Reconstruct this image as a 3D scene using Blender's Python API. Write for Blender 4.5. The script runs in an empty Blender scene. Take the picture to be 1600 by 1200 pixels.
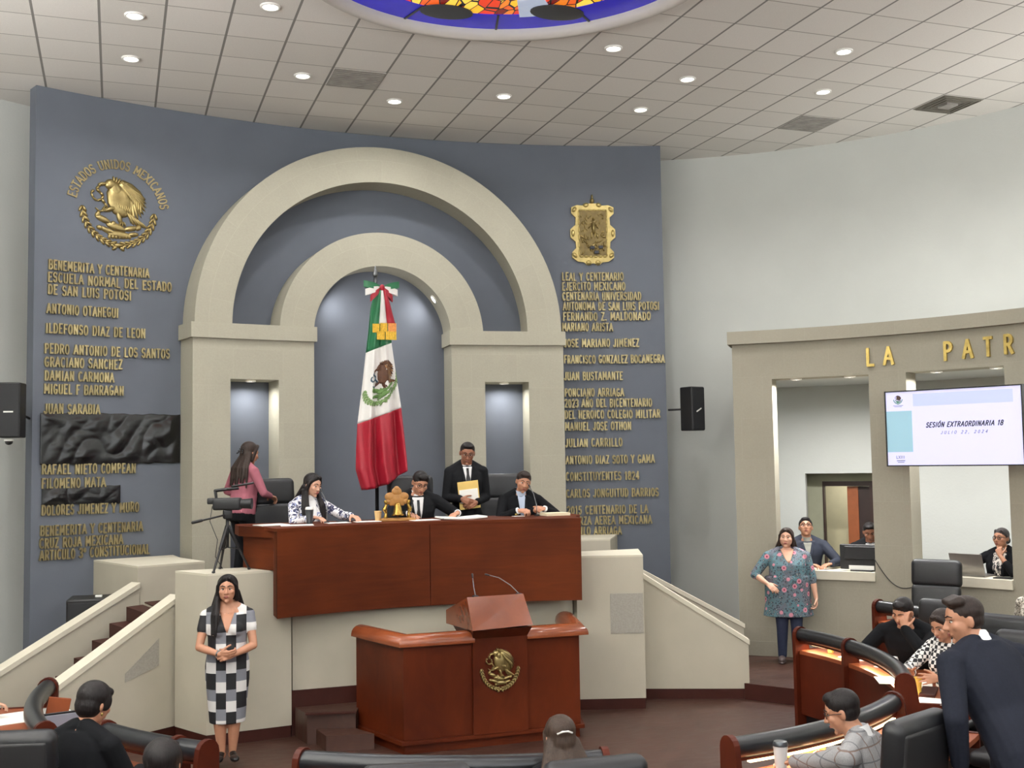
import bpy, bmesh, math, random
import numpy as np
from mathutils import Vector, Matrix, Euler
from mathutils.bvhtree import BVHTree
from mathutils import noise as mnoise
random.seed(7)
SC = bpy.context.scene
COL = SC.collection
PI = math.pi
# ------------------------------------------------------------------ camera, world, exposure
CAM_RIGHT = Vector((0.94326212, -0.33167431, -0.01577128))
CAM_FWD = Vector((0.33196696, 0.94090838, 0.06700268))
CAM_RIGHT.normalize(); CAM_FWD.normalize()
CAM_UP = CAM_RIGHT.cross(CAM_FWD)
cam_data = bpy.data.cameras.new('camera')
cam_data.sensor_width = 36.0
cam_data.lens = 1755.35 / 1600 * 36.0
cam_data.clip_start = 0.05
cam = bpy.data.objects.new('camera', cam_data)
cm = Matrix((( CAM_RIGHT.x, CAM_UP.x, -CAM_FWD.x, 0), (CAM_RIGHT.y, CAM_UP.y, -CAM_FWD.y, 0),
             (CAM_RIGHT.z, CAM_UP.z, -CAM_FWD.z, 2.65), (0, 0, 0, 1)))
cam.matrix_world = cm
COL.objects.link(cam)
SC.camera = cam
world = bpy.data.worlds.new('world')
SC.world = world
world.use_nodes = True
world.node_tree.nodes['Background'].inputs[0].default_value = (0.85, 0.9, 1.0, 1)
world.node_tree.nodes['Background'].inputs[1].default_value = 0.3
SC.view_settings.view_transform = 'Standard'
SC.view_settings.look = 'None'
SC.view_settings.gamma = 1.0
SC.view_settings.use_curve_mapping = False
SC.view_settings.exposure = -0.18
DOWNLIGHT_W = 25.0          # watts of one recessed ceiling lamp
NICHE_W = 7.0
FILL_WINDOW_W = 48.0  # watts of each invented rear window, for fill light
FILL_W = 70.0  # watts per metre of the unseen lamps added to lift the ceiling
LAMP_COL = (1.0, 0.99, 0.98)
# ------------------------------------------------------------------ plan of the hall (metres, z = 0 is the floor of the well)
ZC = 7.044                                   # ceiling
BX, BY, BR = 3.497, 3.387, 11.268            # centre and radius of the concave blue wall
PR = 10.80                                   # front of the stone portal, same centre
WX, WY, WR = 4.445, 8.706, 6.811             # white wall, right
VX, VY, VR = 2.35, 8.706, 6.811              # white wall, left
SX, SY, SR = 3.886, 7.841, 5.83              # stone screen wall on the right
HX, HY = 3.30, 9.20                          # centre of the deputies' rows
DAIS_Z = 1.17
PLAT_Z = 0.17

def cylp(th, z, r, cx=BX, cy=BY):
    t = math.radians(th)
    return Vector((cx + r * math.sin(t), cy + r * math.cos(t), z))
def arc(s, z, r):                            # s = arc length on the portal's front radius
    t = s / PR
    return Vector((BX + r * math.sin(t), BY + r * math.cos(t), z))

# ------------------------------------------------------------------ materials
MATS = {}
def _srgb(c):
    return tuple(((v / 255.0) / 12.92 if v / 255.0 <= 0.04045 else ((v / 255.0 + 0.055) / 1.055) ** 2.4) for v in c) + (1.0,)
class NT:
    def __init__(s, m):
        s.t = m.node_tree; s.n = s.t.nodes; s.b = s.n['Principled BSDF']
    def new(s, typ, **kw):
        n = s.n.new(typ)
        for k, v in kw.items():
            setattr(n, k, v)
        return n
    def link(s, a, b): s.t.links.new(a, b)
    def math(s, op, a, b=None, clamp=False):
        n = s.new('ShaderNodeMath', operation=op); n.use_clamp = clamp
        for i, v in enumerate((a, b)):
            if v is None: continue
            if hasattr(v, 'links') or hasattr(v, 'is_linked'): s.link(v, n.inputs[i])
            else: n.inputs[i].default_value = v
        return n.outputs[0]
    def coord(s, kind='Object', scale=(1, 1, 1)):
        tc = s.new('ShaderNodeTexCoord'); mp = s.new('ShaderNodeMapping')
        mp.inputs['Scale'].default_value = scale
        s.link(tc.outputs[kind], mp.inputs['Vector'])
        return mp.outputs['Vector']
    def noise(s, vec, scale, detail=4, rough=0.55, dist=0.0):
        n = s.new('ShaderNodeTexNoise'); n.inputs['Scale'].default_value = scale
        n.inputs['Detail'].default_value = detail; n.inputs['Roughness'].default_value = rough
        n.inputs['Distortion'].default_value = dist
        s.link(vec, n.inputs['Vector']); return n.outputs['Fac']
    def ramp(s, fac, stops, interp='LINEAR'):
        r = s.new('ShaderNodeValToRGB'); r.color_ramp.interpolation = interp
        e = r.color_ramp.elements
        while len(e) < len(stops): e.new(0.5)
        for i, (p, c) in enumerate(stops):
            e[i].position = p; e[i].color = c
        s.link(fac, r.inputs['Fac']); return r.outputs['Color']
    def mix(s, fac, a, b, mode='MIX'):
        m = s.new('ShaderNodeMix', data_type='RGBA', blend_type=mode)
        for sock, v in ((m.inputs['Factor'], fac), (m.inputs['A'], a), (m.inputs['B'], b)):
            pass
        ins = {i.identifier: i for i in m.inputs}
        for key, v in (('Factor_Float', fac), ('A_Color', a), ('B_Color', b)):
            if hasattr(v, 'is_linked'): s.link(v, ins[key])
            else: ins[key].default_value = v
        return {o.identifier: o for o in m.outputs}['Result_Color']
    def bump(s, h, strength=0.2, dist=0.01):
        b = s.new('ShaderNodeBump'); b.inputs['Strength'].default_value = strength
        b.inputs['Distance'].default_value = dist
        s.link(h, b.inputs['Height']); s.link(b.outputs['Normal'], s.b.inputs['Normal'])
    def sep(s, vec):
        x = s.new('ShaderNodeSeparateXYZ'); s.link(vec, x.inputs[0]); return x.outputs
def shade(c, k): return (min(1, c[0] * k), min(1, c[1] * k), min(1, c[2] * k), 1.0)
def mat(name, rgb, rough=0.6, metal=0.0, var=0.12, scale=9.0, bump=0.0, bscale=60.0, kind='Object', stretch=(1, 1, 1), spec=0.5, emit=None, coat=0.0, sheen=0.0):
    """plain procedural material: a base colour broken up by noise, optional grain bump"""
    if name in MATS: return MATS[name]
    m = bpy.data.materials.new(name); m.use_nodes = True
    k = NT(m); c = _srgb(rgb)
    v = k.coord(kind, stretch)
    f = k.noise(v, scale)
    k.link(k.ramp(f, [(0.25, shade(c, 1 - var)), (0.75, shade(c, 1 + var))]), k.b.inputs['Base Color'])
    k.b.inputs['Roughness'].default_value = rough
    k.b.inputs['Metallic'].default_value = metal
    k.b.inputs['Specular IOR Level'].default_value = spec
    if coat: k.b.inputs['Coat Weight'].default_value = coat; k.b.inputs['Coat Roughness'].default_value = 0.12
    if sheen: k.b.inputs['Sheen Weight'].default_value = sheen
    if bump: k.bump(k.noise(v, bscale, 3), bump)
    if emit:
        k.b.inputs['Emission Color'].default_value = _srgb(emit[0]); k.b.inputs['Emission Strength'].default_value = emit[1]
    MATS[name] = m
    return m

# ------------------------------------------------------------------ mesh builder
class MB:
    def __init__(s): s.v = []; s.f = []; s.m = []; s.uv = {}
    def add(s, verts, faces, mi=0):
        o = len(s.v); s.v += [Vector(p) for p in verts]
        s.f += [tuple(i + o for i in f) for f in faces]; s.m += [mi] * len(faces)
        return o
    def box(s, c, d, rot=None, mi=0):
        R = rot if rot is not None else Matrix.Identity(3)
        c = Vector(c); p = []
        for z in (-1, 1):
            for y in (-1, 1):
                for x in (-1, 1):
                    p.append(c + R @ Vector((x * d[0] / 2, y * d[1] / 2, z * d[2] / 2)))
        s.add(p, [(0, 2, 3, 1), (4, 5, 7, 6), (0, 1, 5, 4), (2, 6, 7, 3), (0, 4, 6, 2), (1, 3, 7, 5)], mi); return s
    def rbox(s, c, d, r=0.02, rot=None, mi=0, seg=3):
        """box with rounded edges"""
        bm = bmesh.new(); bmesh.ops.create_cube(bm, size=1.0)
        bmesh.ops.scale(bm, vec=d, verts=bm.verts)
        bmesh.ops.bevel(bm, geom=bm.edges[:], offset=min(r, min(d) * 0.49), segments=seg, profile=0.5, affect='EDGES')
        s.bm(bm, Matrix.Translation(Vector(c)) @ (rot.to_4x4() if rot is not None else Matrix.Identity(4)), mi); return s
    def bm(s, bm, mx=None, mi=0):
        bm.verts.index_update()
        s.add([(mx @ v.co) if mx is not None else v.co.copy() for v in bm.verts], [[v.index for v in f.verts] for f in bm.faces], mi)
        bm.free()
    def prism(s, poly, z0, z1, mi=0):
        n = len(poly)
        a = sum(poly[i][0] * poly[(i + 1) % n][1] - poly[(i + 1) % n][0] * poly[i][1] for i in range(n))
        if a < 0: poly = poly[::-1]
        p = [(x, y, z0) for x, y in poly] + [(x, y, z1) for x, y in poly]
        f = [tuple(range(n - 1, -1, -1)), tuple(range(n, 2 * n))] + [(i, (i + 1) % n, n + (i + 1) % n, n + i) for i in range(n)]
        s.add(p, f, mi); return s
    def loft(s, rings, caps=True, mi=0, closed=True):
        n = len(rings[0]); o = len(s.v)
        pts = [p for r in rings for p in r]; f = []
        for i in range(len(rings) - 1):
            for j in range(n if closed else n - 1):
                a = i * n + j; b = i * n + (j + 1) % n
                f.append((a, b, b + n, a + n))
        if caps:
            f.append(tuple(range(n - 1, -1, -1))); f.append(tuple(range((len(rings) - 1) * n, len(rings) * n)))
        s.add(pts, f, mi); return s
    def tube(s, path, r, n=10, mi=0, caps=True):
        path = [Vector(p) for p in path]; rings = []
        rr = r if hasattr(r, '__len__') else [r] * len(path)
        up = None
        for i, p in enumerate(path):
            t = (path[min(i + 1, len(path) - 1)] - path[max(i - 1, 0)])
            if t.length < 1e-9: t = Vector((0, 0, 1))
            t.normalize()
            if up is None:
                up = Vector((0, 0, 1)) if abs(t.z) < 0.9 else Vector((1, 0, 0))
            u = up - t * up.dot(t)
            if u.length < 1e-6: u = t.orthogonal()
            u.normalize(); up = u; w = t.cross(u)
            rings.append([p + (u * math.cos(2 * PI * k / n) + w * math.sin(2 * PI * k / n)) * rr[i] for k in range(n)])
        return s.loft(rings, caps, mi)
    def cyl(s, c, r, h, n=24, mi=0, r2=None):
        c = Vector(c)
        return s.loft([[c + Vector((rr * math.cos(2 * PI * k / n), rr * math.sin(2 * PI * k / n), z)) for k in range(n)]
                       for rr, z in ((r, 0), (r if r2 is None else r2, h))], True, mi)
    def lathe(s, prof, c=(0, 0, 0), n=24, mi=0, caps=True):
        c = Vector(c)
        return s.loft([[c + Vector((r * math.cos(2 * PI * k / n), r * math.sin(2 * PI * k / n), z)) for k in range(n)] for r, z in prof], caps, mi)
    def ell(s, c, r, rot=None, nu=14, nv=9, mi=0):
        c = Vector(c); r = (r, r, r) if not hasattr(r, '__len__') else r
        R = rot if rot is not None else Matrix.Identity(3)
        P = [c + R @ Vector((0, 0, -r[2]))]
        for i in range(1, nv):
            a = -PI / 2 + PI * i / nv
            for k in range(nu):
                b = 2 * PI * k / nu
                P.append(c + R @ Vector((r[0] * math.cos(a) * math.cos(b), r[1] * math.cos(a) * math.sin(b), r[2] * math.sin(a))))
        P.append(c + R @ Vector((0, 0, r[2])))
        F = [(0, 1 + (k + 1) % nu, 1 + k) for k in range(nu)]
        for i in range(nv - 2):
            for k in range(nu):
                a = 1 + i * nu + k; b = 1 + i * nu + (k + 1) % nu
                F.append((a, b, b + nu, a + nu))
        L = len(P) - 1; o = 1 + (nv - 2) * nu
        F += [(o + k, o + (k + 1) % nu, L) for k in range(nu)]
        s.add(P, F, mi); return s
    def rc(s, a, ra, b, rb, n=12, mi=0):
        """round cone between two points"""
        a = Vector(a); b = Vector(b); d = b - a; L = d.length
        if L < 1e-6: return s.ell(a, max(ra, rb), mi=mi)
        d /= L; u = d.orthogonal().normalized(); w = d.cross(u); rings = []
        for k in range(1, 5):
            t = -PI / 2 + PI / 2 * k / 4.0; rings.append((a + d * (ra * math.sin(t)), ra * math.cos(t)))
        rings.append((b, rb)) if L > 1e-4 else None
        for k in range(1, 4):
            t = PI / 2 * k / 4.0; rings.append((b + d * (rb * math.sin(t)), rb * math.cos(t)))
        return s.loft([[p + (u * math.cos(2 * PI * k / n) + w * math.sin(2 * PI * k / n)) * r for k in range(n)] for p, r in rings], True, mi)
    def chain(s, pts, radii, n=12, mi=0):
        for i in range(len(pts) - 1): s.rc(pts[i], radii[i], pts[i + 1], radii[i + 1], n, mi)
        return s
    def sheet(s, v2, quads, place, h0, h1, mi=0):
        """solid slab from 2D quads; place(x, y, h) puts a 2D point at height h; sides close the outline"""
        n = len(v2); P = [place(x, y, h0) for x, y in v2] + [place(x, y, h1) for x, y in v2]
        F = []; cnt = {}
        for q in quads:
            F.append(tuple(q)); F.append(tuple(i + n for i in reversed(q)))
            for i in range(len(q)):
                e = (q[i], q[(i + 1) % len(q)]); k = (min(e), max(e)); cnt.setdefault(k, []).append(e)
        for k, es in cnt.items():
            if len(es) == 1:
                a, b = es[0]; F.append((b, a, a + n, b + n))
        o = s.add(P, F, mi)
        for i, (x, y) in enumerate(v2): s.uv[o + i] = (x, y); s.uv[o + n + i] = (x, y)
        return s
    def poly(s, pts, place, h0, h1, mi=0):
        return s.sheet(pts, [tuple(range(len(pts)))], place, h0, h1, mi)
    def gridsheet(s, xs, ys, inside, place, h0, h1, mi=0):
        v2 = []; idx = {}; quads = []
        def vid(i, j):
            if (i, j) not in idx: idx[(i, j)] = len(v2); v2.append((xs[i], ys[j]))
            return idx[(i, j)]
        for i in range(len(xs) - 1):
            for j in range(len(ys) - 1):
                if inside(0.5 * (xs[i] + xs[i + 1]), 0.5 * (ys[j] + ys[j + 1])):
                    quads.append((vid(i, j), vid(i + 1, j), vid(i + 1, j + 1), vid(i, j + 1)))
        return s.sheet(v2, quads, place, h0, h1, mi)
    def build(s, name, mats, parent=None, smooth=False, label=None, world=False, angle=None, fixn=True):
        me = bpy.data.meshes.new(name)
        V = s.v
        if world and parent is not None:
            inv = parent.matrix_basis.inverted(); V = [inv @ p for p in V]
        me.from_pydata([tuple(p) for p in V], [], s.f)
        if not isinstance(mats, (list, tuple)): mats = [mats]
        for m in mats: me.materials.append(m)
        if len(mats) > 1: me.polygons.foreach_set('material_index', s.m)
        if s.uv:
            l = me.uv_layers.new(name='UVMap')
            for lp in me.loops: l.data[lp.index].uv = s.uv.get(lp.vertex_index, (0, 0))
        if fixn:
            b = bmesh.new(); b.from_mesh(me); bmesh.ops.recalc_face_normals(b, faces=b.faces[:]); b.to_mesh(me); b.free()
        if smooth: me.polygons.foreach_set('use_smooth', [True] * len(me.polygons))
        if smooth and angle: me.set_sharp_from_angle(angle=math.radians(angle))
        me.update()
        o = bpy.data.objects.new(name, me); COL.objects.link(o)
        if parent is not None: o.parent = parent
        if label: o['label'] = label
        return o
def lin(a, b, n): return [a + (b - a) * i / n for i in range(n + 1)]
def merge(*ls):
    r = sorted(set(round(x, 5) for l in ls for x in l)); return r
def voxel(mb, size, smooth=3, fac=0.5):
    """one continuous surface out of overlapping closed shapes"""
    o = mb.build('tmp', MATS['skin_medium'])
    m = o.modifiers.new('r', 'REMESH'); m.mode = 'VOXEL'; m.voxel_size = size; m.adaptivity = 0.0
    if smooth:
        k = o.modifiers.new('s', 'SMOOTH'); k.factor = fac; k.iterations = smooth
    dg = bpy.context.evaluated_depsgraph_get(); dg.update()
    me = bpy.data.meshes.new_from_object(o.evaluated_get(dg))
    bpy.data.objects.remove(o)
    r = MB(); r.v = [v.co.copy() for v in me.vertices]; r.f = [tuple(p.vertices) for p in me.polygons]; r.m = [0] * len(r.f)
    bpy.data.meshes.remove(me)
    return r
# ------------------------------------------------------------------ naming helpers
def tag(o, label, cat, group=None, kind=None):
    o['label'] = label; o['category'] = cat
    if group: o['group'] = group
    if kind: o['kind'] = kind
    return o
def thing(name, label, cat, loc=(0, 0, 0), rz=0.0, group=None, rot=None):
    o = bpy.data.objects.new(name, None); COL.objects.link(o)
    o.empty_display_size = 0.1
    o.location = loc; o.rotation_euler = (0, 0, rz) if rot is None else rot
    o.matrix_basis = Matrix.Translation(Vector(loc)) @ (Euler((0, 0, rz)) if rot is None else Euler(rot)).to_matrix().to_4x4()
    return tag(o, label, cat, group)
def struct(o):
    o['kind'] = 'structure'; return o
def dup(root, loc, rz, label=None, group=None):
    """copy a thing with its parts and sub-parts (mesh data shared)"""
    def cp(o, par):
        c = o.copy(); COL.objects.link(c); c.parent = par
        for ch in list(o.children): cp(ch, c)
        return c
    r = cp(root, None); r.location = loc; r.rotation_euler = (0, 0, rz)
    if label: r['label'] = label
    if group: r['group'] = group
    return r
# ------------------------------------------------------------------ materials of the room
mat('skin_medium', (176, 128, 102), 0.5, var=0.06)
def stone_material(name, rgb, bw, bh, var=0.10, mortar=None, uv=True):
    m = bpy.data.materials.new(name); m.use_nodes = True; k = NT(m); c = _srgb(rgb)
    vec = k.coord('UV') if uv else k.coord('Object')
    b = k.new('ShaderNodeTexBrick'); k.link(vec, b.inputs['Vector'])
    b.inputs['Color1'].default_value = shade(c, 1 - var * 0.5); b.inputs['Color2'].default_value = shade(c, 1 + var * 0.5)
    b.inputs['Mortar'].default_value = mortar or shade(c, 1.12)
    b.inputs['Scale'].default_value = 1.0; b.inputs['Mortar Size'].default_value = 0.004
    b.inputs['Mortar Smooth'].default_value = 0.3
    b.inputs['Brick Width'].default_value = bw; b.inputs['Row Height'].default_value = bh
    ob = k.coord('Object')
    n1 = k.noise(ob, 1.7, 3); n2 = k.noise(ob, 45, 5, 0.7)
    col = k.mix(0.35, b.outputs['Color'], k.ramp(n1, [(0.3, shade(c, 0.88)), (0.7, shade(c, 1.1))]))
    k.link(k.mix(0.25, col, k.ramp(n2, [(0.3, shade(c, 0.8)), (0.7, shade(c, 1.15))])), k.b.inputs['Base Color'])
    k.b.inputs['Roughness'].default_value = 0.85; k.b.inputs['Specular IOR Level'].default_value = 0.25
    k.bump(n2, 0.12, 0.004)
    MATS[name] = m; return m
STONE = stone_material('portal_stone', (168, 164, 148), 0.62, 0.45)
SCREENSTONE = stone_material('screen_stone', (154, 149, 134), 0.55, 0.52, 0.08)
CREAM = mat('cream_plaster', (184, 178, 161), 0.85, var=0.05, scale=2.2, bump=0.08, bscale=120, spec=0.2)
COPING = mat('coping_stone', (206, 200, 182), 0.7, var=0.05, scale=5, spec=0.3)
PATCH = mat('repair_plaster', (160, 156, 146), 0.9, var=0.12, scale=60, spec=0.2)
WHITEW = mat('white_plaster', (196, 198, 193), 0.9, var=0.035, scale=1.3, bump=0.15, bscale=35, spec=0.2)
GREENW = mat('reveal_paint', (150, 150, 128), 0.85, var=0.05)
BLUE = mat('blue_grey_paint', (98, 103, 112), 0.75, var=0.045, scale=2.5, bump=0.08, bscale=150, spec=0.3)
BROWN = mat('plinth_brown', (60, 28, 22), 0.5, var=0.15, scale=6, spec=.2)
GOLD = mat('gold_metal', (188, 164, 96), 0.34, 0.9, var=0.25, scale=14)
BRONZE = mat('bronze_relief', (164, 146, 98), 0.36, 0.85, var=0.3, scale=10)
LETTER = mat('letter_bronze', (164, 150, 110), 0.34, 0.7, var=0.3, scale=5)
BLACKP = mat('black_plastic', (24, 24, 26), 0.45, var=0.1)
LEATHER = mat('black_leather', (22, 23, 26), 0.42, var=0.15, scale=20, bump=0.06, bscale=160)
PADRAIL = mat('black_vinyl_pad', (24, 26, 30), 0.3, var=0.12, scale=15, bump=0.04, bscale=120)
CHROME = mat('chrome', (200, 200, 202), 0.2, 1.0, var=0.03)
STEEL = mat('brushed_steel', (120, 122, 124), 0.35, 0.9, var=0.08)
WHITEP = mat('white_paper', (238, 238, 232), 0.7, var=0.02)
MANILA = mat('manila_paper', (222, 190, 110), 0.7, var=0.05)
def wood(name, a, b, rough=0.33, stretch=(0.7, 0.7, 7.0), coat=0.25):
    m = bpy.data.materials.new(name); m.use_nodes = True; k = NT(m)
    v = k.coord('Object', stretch)
    n = k.noise(v, 2.2, 7, 0.62, 1.2)
    big = k.noise(k.coord('Object', (0.8, 0.8, 0.8)), 1.4, 2)
    col = k.ramp(n, [(0.28, _srgb(a)), (0.72, _srgb(b))])
    k.link(k.mix(0.5, col, k.ramp(big, [(0.35, shade(_srgb(a), 0.8)), (0.65, shade(_srgb(b), 1.15))])), k.b.inputs['Base Color'])
    k.b.inputs['Roughness'].default_value = rough
    k.b.inputs['Coat Weight'].default_value = coat; k.b.inputs['Coat Roughness'].default_value = 0.15; k.b.inputs['Specular IOR Level'].default_value = 0.14
    MATS[name] = m; return m
WOODD = wood('dais_wood', (68, 25, 8), (96, 42, 14), 0.6, coat=0.0)
WOODL = wood('lectern_wood', (68, 24, 9), (90, 36, 14), 0.45, (2.5, 2.5, 1.2), 0.1)
WOODR = wood('rail_wood', (108, 54, 31), (138, 72, 40), 0.25, (1, 1, 1), 0.5)
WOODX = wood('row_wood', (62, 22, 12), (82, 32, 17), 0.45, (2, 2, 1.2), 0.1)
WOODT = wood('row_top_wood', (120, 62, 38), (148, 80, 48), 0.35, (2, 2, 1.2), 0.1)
def floor_material():
    m = bpy.data.materials.new('dark_parquet'); m.use_nodes = True; k = NT(m)
    v = k.coord('Object')
    b = k.new('ShaderNodeTexBrick'); k.link(v, b.inputs['Vector'])
    b.inputs['Scale'].default_value = 1; b.inputs['Brick Width'].default_value = 0.3; b.inputs['Row Height'].default_value = 0.3
    b.inputs['Mortar Size'].default_value = 0.003
    b.inputs['Color1'].default_value = _srgb((58, 35, 26)); b.inputs['Color2'].default_value = _srgb((68, 42, 32)); b.inputs['Mortar'].default_value = _srgb((48, 32, 27))
    n = k.noise(k.coord('Object', (1, 3, 1)), 3.5, 6, 0.65, 0.8)
    k.link(k.mix(0.5, b.outputs['Color'], k.ramp(n, [(0.3, _srgb((52, 32, 25))), (0.55, _srgb((68, 42, 32))), (0.8, _srgb((96, 66, 52)))])), k.b.inputs['Base Color'])
    k.link(k.ramp(n, [(0.3, (0.38,) * 3 + (1,)), (0.8, (0.6,) * 3 + (1,))]), k.b.inputs['Roughness'])
    MATS['dark_parquet'] = m; return m
FLOORM = floor_material()
def ceiling_material():
    m = bpy.data.materials.new('ceiling_tiles'); m.use_nodes = True; k = NT(m)
    s = k.sep(k.coord('Object'))
    def line(sock, off, w):
        t = k.math('DIVIDE', k.math('SUBTRACT', sock, off), 0.61)
        f = k.math('ABSOLUTE', k.math('SUBTRACT', k.math('FRACT', k.math('ADD', t, 0.5)), 0.5))
        return k.math('LESS_THAN', f, w / 0.61)
    lx = line(s[0], -0.797, 0.0125); ly = line(s[1], 8.542, 0.0075)
    fl = k.new('ShaderNodeCombineXYZ')
    k.link(k.math('FLOOR', k.math('DIVIDE', k.math('SUBTRACT', s[0], -0.797), 0.61)), fl.inputs[0])
    k.link(k.math('FLOOR', k.math('DIVIDE', k.math('SUBTRACT', s[1], 8.542), 0.61)), fl.inputs[1])
    wn = k.new('ShaderNodeTexWhiteNoise'); k.link(fl.outputs[0], wn.inputs['Vector'])
    tile = k.ramp(wn.outputs['Value'], [(0.0, _srgb((216, 212, 205))), (1.0, _srgb((228, 224, 218)))])
    n = k.noise(k.coord('Object'), 130, 3, 0.7)
    tile = k.mix(0.12, tile, k.ramp(n, [(0.35, _srgb((150, 146, 140))), (0.65, _srgb((235, 232, 226)))]))
    c = k.mix(lx, k.mix(ly, tile, _srgb((158, 154, 147))), _srgb((136, 133, 128)))
    k.link(c, k.b.inputs['Base Color']); k.b.inputs['Roughness'].default_value = 0.9; k.b.inputs['Specular IOR Level'].default_value = 0.2
    MATS['ceiling_tiles'] = m; return m
CEILM = ceiling_material()

# ------------------------------------------------------------------ room shell
def ring_wall(cx, cy, R, ths, zs, inside, thick):
    mb = MB()
    return mb.gridsheet(ths, zs, inside, lambda t, z, h: cylp(t, z, R + h, cx, cy), 0.0, thick)
mb = MB(); mb.box((3.4, 6.5, -0.1), (16.6, 19.5, 0.2)); struct(mb.build('floor', FLOORM))
DCX, DCY, DRI, DRO = 3.19, 8.93, 1.90, 2.10           # round skylight
mb = MB()
n = 96
inner = [(DCX + DRI * math.cos(2 * PI * k / n), DCY + DRI * math.sin(2 * PI * k / n)) for k in range(n)]
outer = []
for k in range(n):
    a = 2 * PI * k / n; dx, dy = math.cos(a), math.sin(a)
    t = min(((12.2 - DCX) / dx if dx > 1e-9 else 1e9), ((-5.4 - DCX) / dx if dx < -1e-9 else 1e9),
            ((16.3 - DCY) / dy if dy > 1e-9 else 1e9), ((-3.3 - DCY) / dy if dy < -1e-9 else 1e9))
    outer.append((DCX + dx * t, DCY + dy * t))
mb.sheet(inner + outer, [(k, n + k, n + (k + 1) % n, (k + 1) % n) for k in range(n)], lambda x, y, h: Vector((x, y, ZC + h)), 0.0, 0.1)
struct(mb.build('ceiling', CEILM))
# white walls: two arcs, then straight towards the back of the hall
HOLE = (43.86, 53.6, 2.386)
mb = ring_wall(WX, WY, WR, merge(lin(-9.5, HOLE[0], 28), lin(HOLE[0], HOLE[1], 8), lin(HOLE[1], 90, 18)), [0, PLAT_Z, HOLE[2], ZC],
               lambda t, z: not (HOLE[0] < t < HOLE[1] and PLAT_Z < z < HOLE[2]), 0.12)
mb.box((WX + WR + 0.06, (WY - 3.1) / 2, ZC / 2), (0.12, WY + 3.1, ZC))
struct(mb.build('wall_right', WHITEW, smooth=True, angle=30))
mb = ring_wall(VX, VY, VR, lin(-90, 9.5, 50), [0, ZC], lambda t, z: True, 0.12)
mb.box((VX - VR - 0.06, (VY - 3.1) / 2, ZC / 2), (0.12, VY + 3.1, ZC))
struct(mb.build('wall_left', WHITEW, smooth=True, angle=30))
mb = MB(); mb.box((3.4, -3.16, ZC / 2), (15.95, 0.12, ZC)); struct(mb.build('wall_back', WHITEW))
# blue concave wall
mb = ring_wall(BX, BY, BR, lin(-22.95, 19.31, 60), [0, ZC - 0.003], lambda t, z: True, 0.20)
struct(mb.build('wall_front', BLUE, smooth=True, angle=30))
# recess with a doorway behind the right-hand screen: green wall, dark frame, wooden door leaf, lit corridor beyond
def wr(t, z, d): return cylp(t, z, WR + d, WX, WY)
H0, H1 = 45.35, 51.3
mb = MB()
mb.gridsheet(lin(HOLE[0] - 1.6, HOLE[0] - .9, 2), [PLAT_Z, HOLE[2] + 0.12], lambda t, z: True, wr, 0.121, 0.30)
mb.gridsheet(lin(HOLE[0] - 1.6, HOLE[1] + 1.2, 8), [HOLE[2] + 0.06, HOLE[2] + 0.12], lambda t, z: True, wr, 0.121, 0.30)
mb.gridsheet(merge(lin(HOLE[0] - 1.6, H0, 4), lin(H0, H1, 6), lin(H1, HOLE[1] + 1.2, 3)), [PLAT_Z, 2.27, HOLE[2] + 0.12], lambda t, z: not (H0 < t < H1 and z < 2.27), wr, 0.301, 0.40)
struct(mb.build('wall_recess', GREENW))
mb = MB(); mb.gridsheet(merge(lin(H0 - 4, H1 + 3, 12)), [PLAT_Z, 2.6], lambda t, z: True, wr, 1.3, 1.36); struct(mb.build('wall_corridor', mat('corridor_paint', (206, 197, 160), 0.8, var=0.04)))
mb = MB(); mb.gridsheet(merge(lin(H0 - 4, H1 + 3, 12)), [2.6, 2.66], lambda t, z: True, wr, 0.40, 1.36); struct(mb.build('ceiling_corridor', WHITEW))
mb = MB(); mb.gridsheet(merge([H0, H0 + .16], [50.6, H1]), [PLAT_Z, 2.20, 2.268], lambda t, z: True if z > 2.2 else (t < H0 + .2 or t > 50.6), wr, 0.29, 0.42)
d = struct(mb.build('door_1', mat('door_frame_brown', (52, 32, 26), 0.45)))
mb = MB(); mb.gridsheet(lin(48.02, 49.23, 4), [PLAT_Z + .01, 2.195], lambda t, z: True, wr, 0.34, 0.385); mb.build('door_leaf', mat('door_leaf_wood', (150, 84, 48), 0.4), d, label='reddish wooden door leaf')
mb = MB(); mb.gridsheet(lin(49.24, 50.62, 4), [PLAT_Z + .01, 2.195], lambda t, z: True, wr, 0.36, 0.40); mb.build('dark_leaf', mat('door_dark_wood', (46, 30, 26), 0.5), d, label='dark second door leaf')  # dark panel filling the doorway next to the wooden leaf

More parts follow.
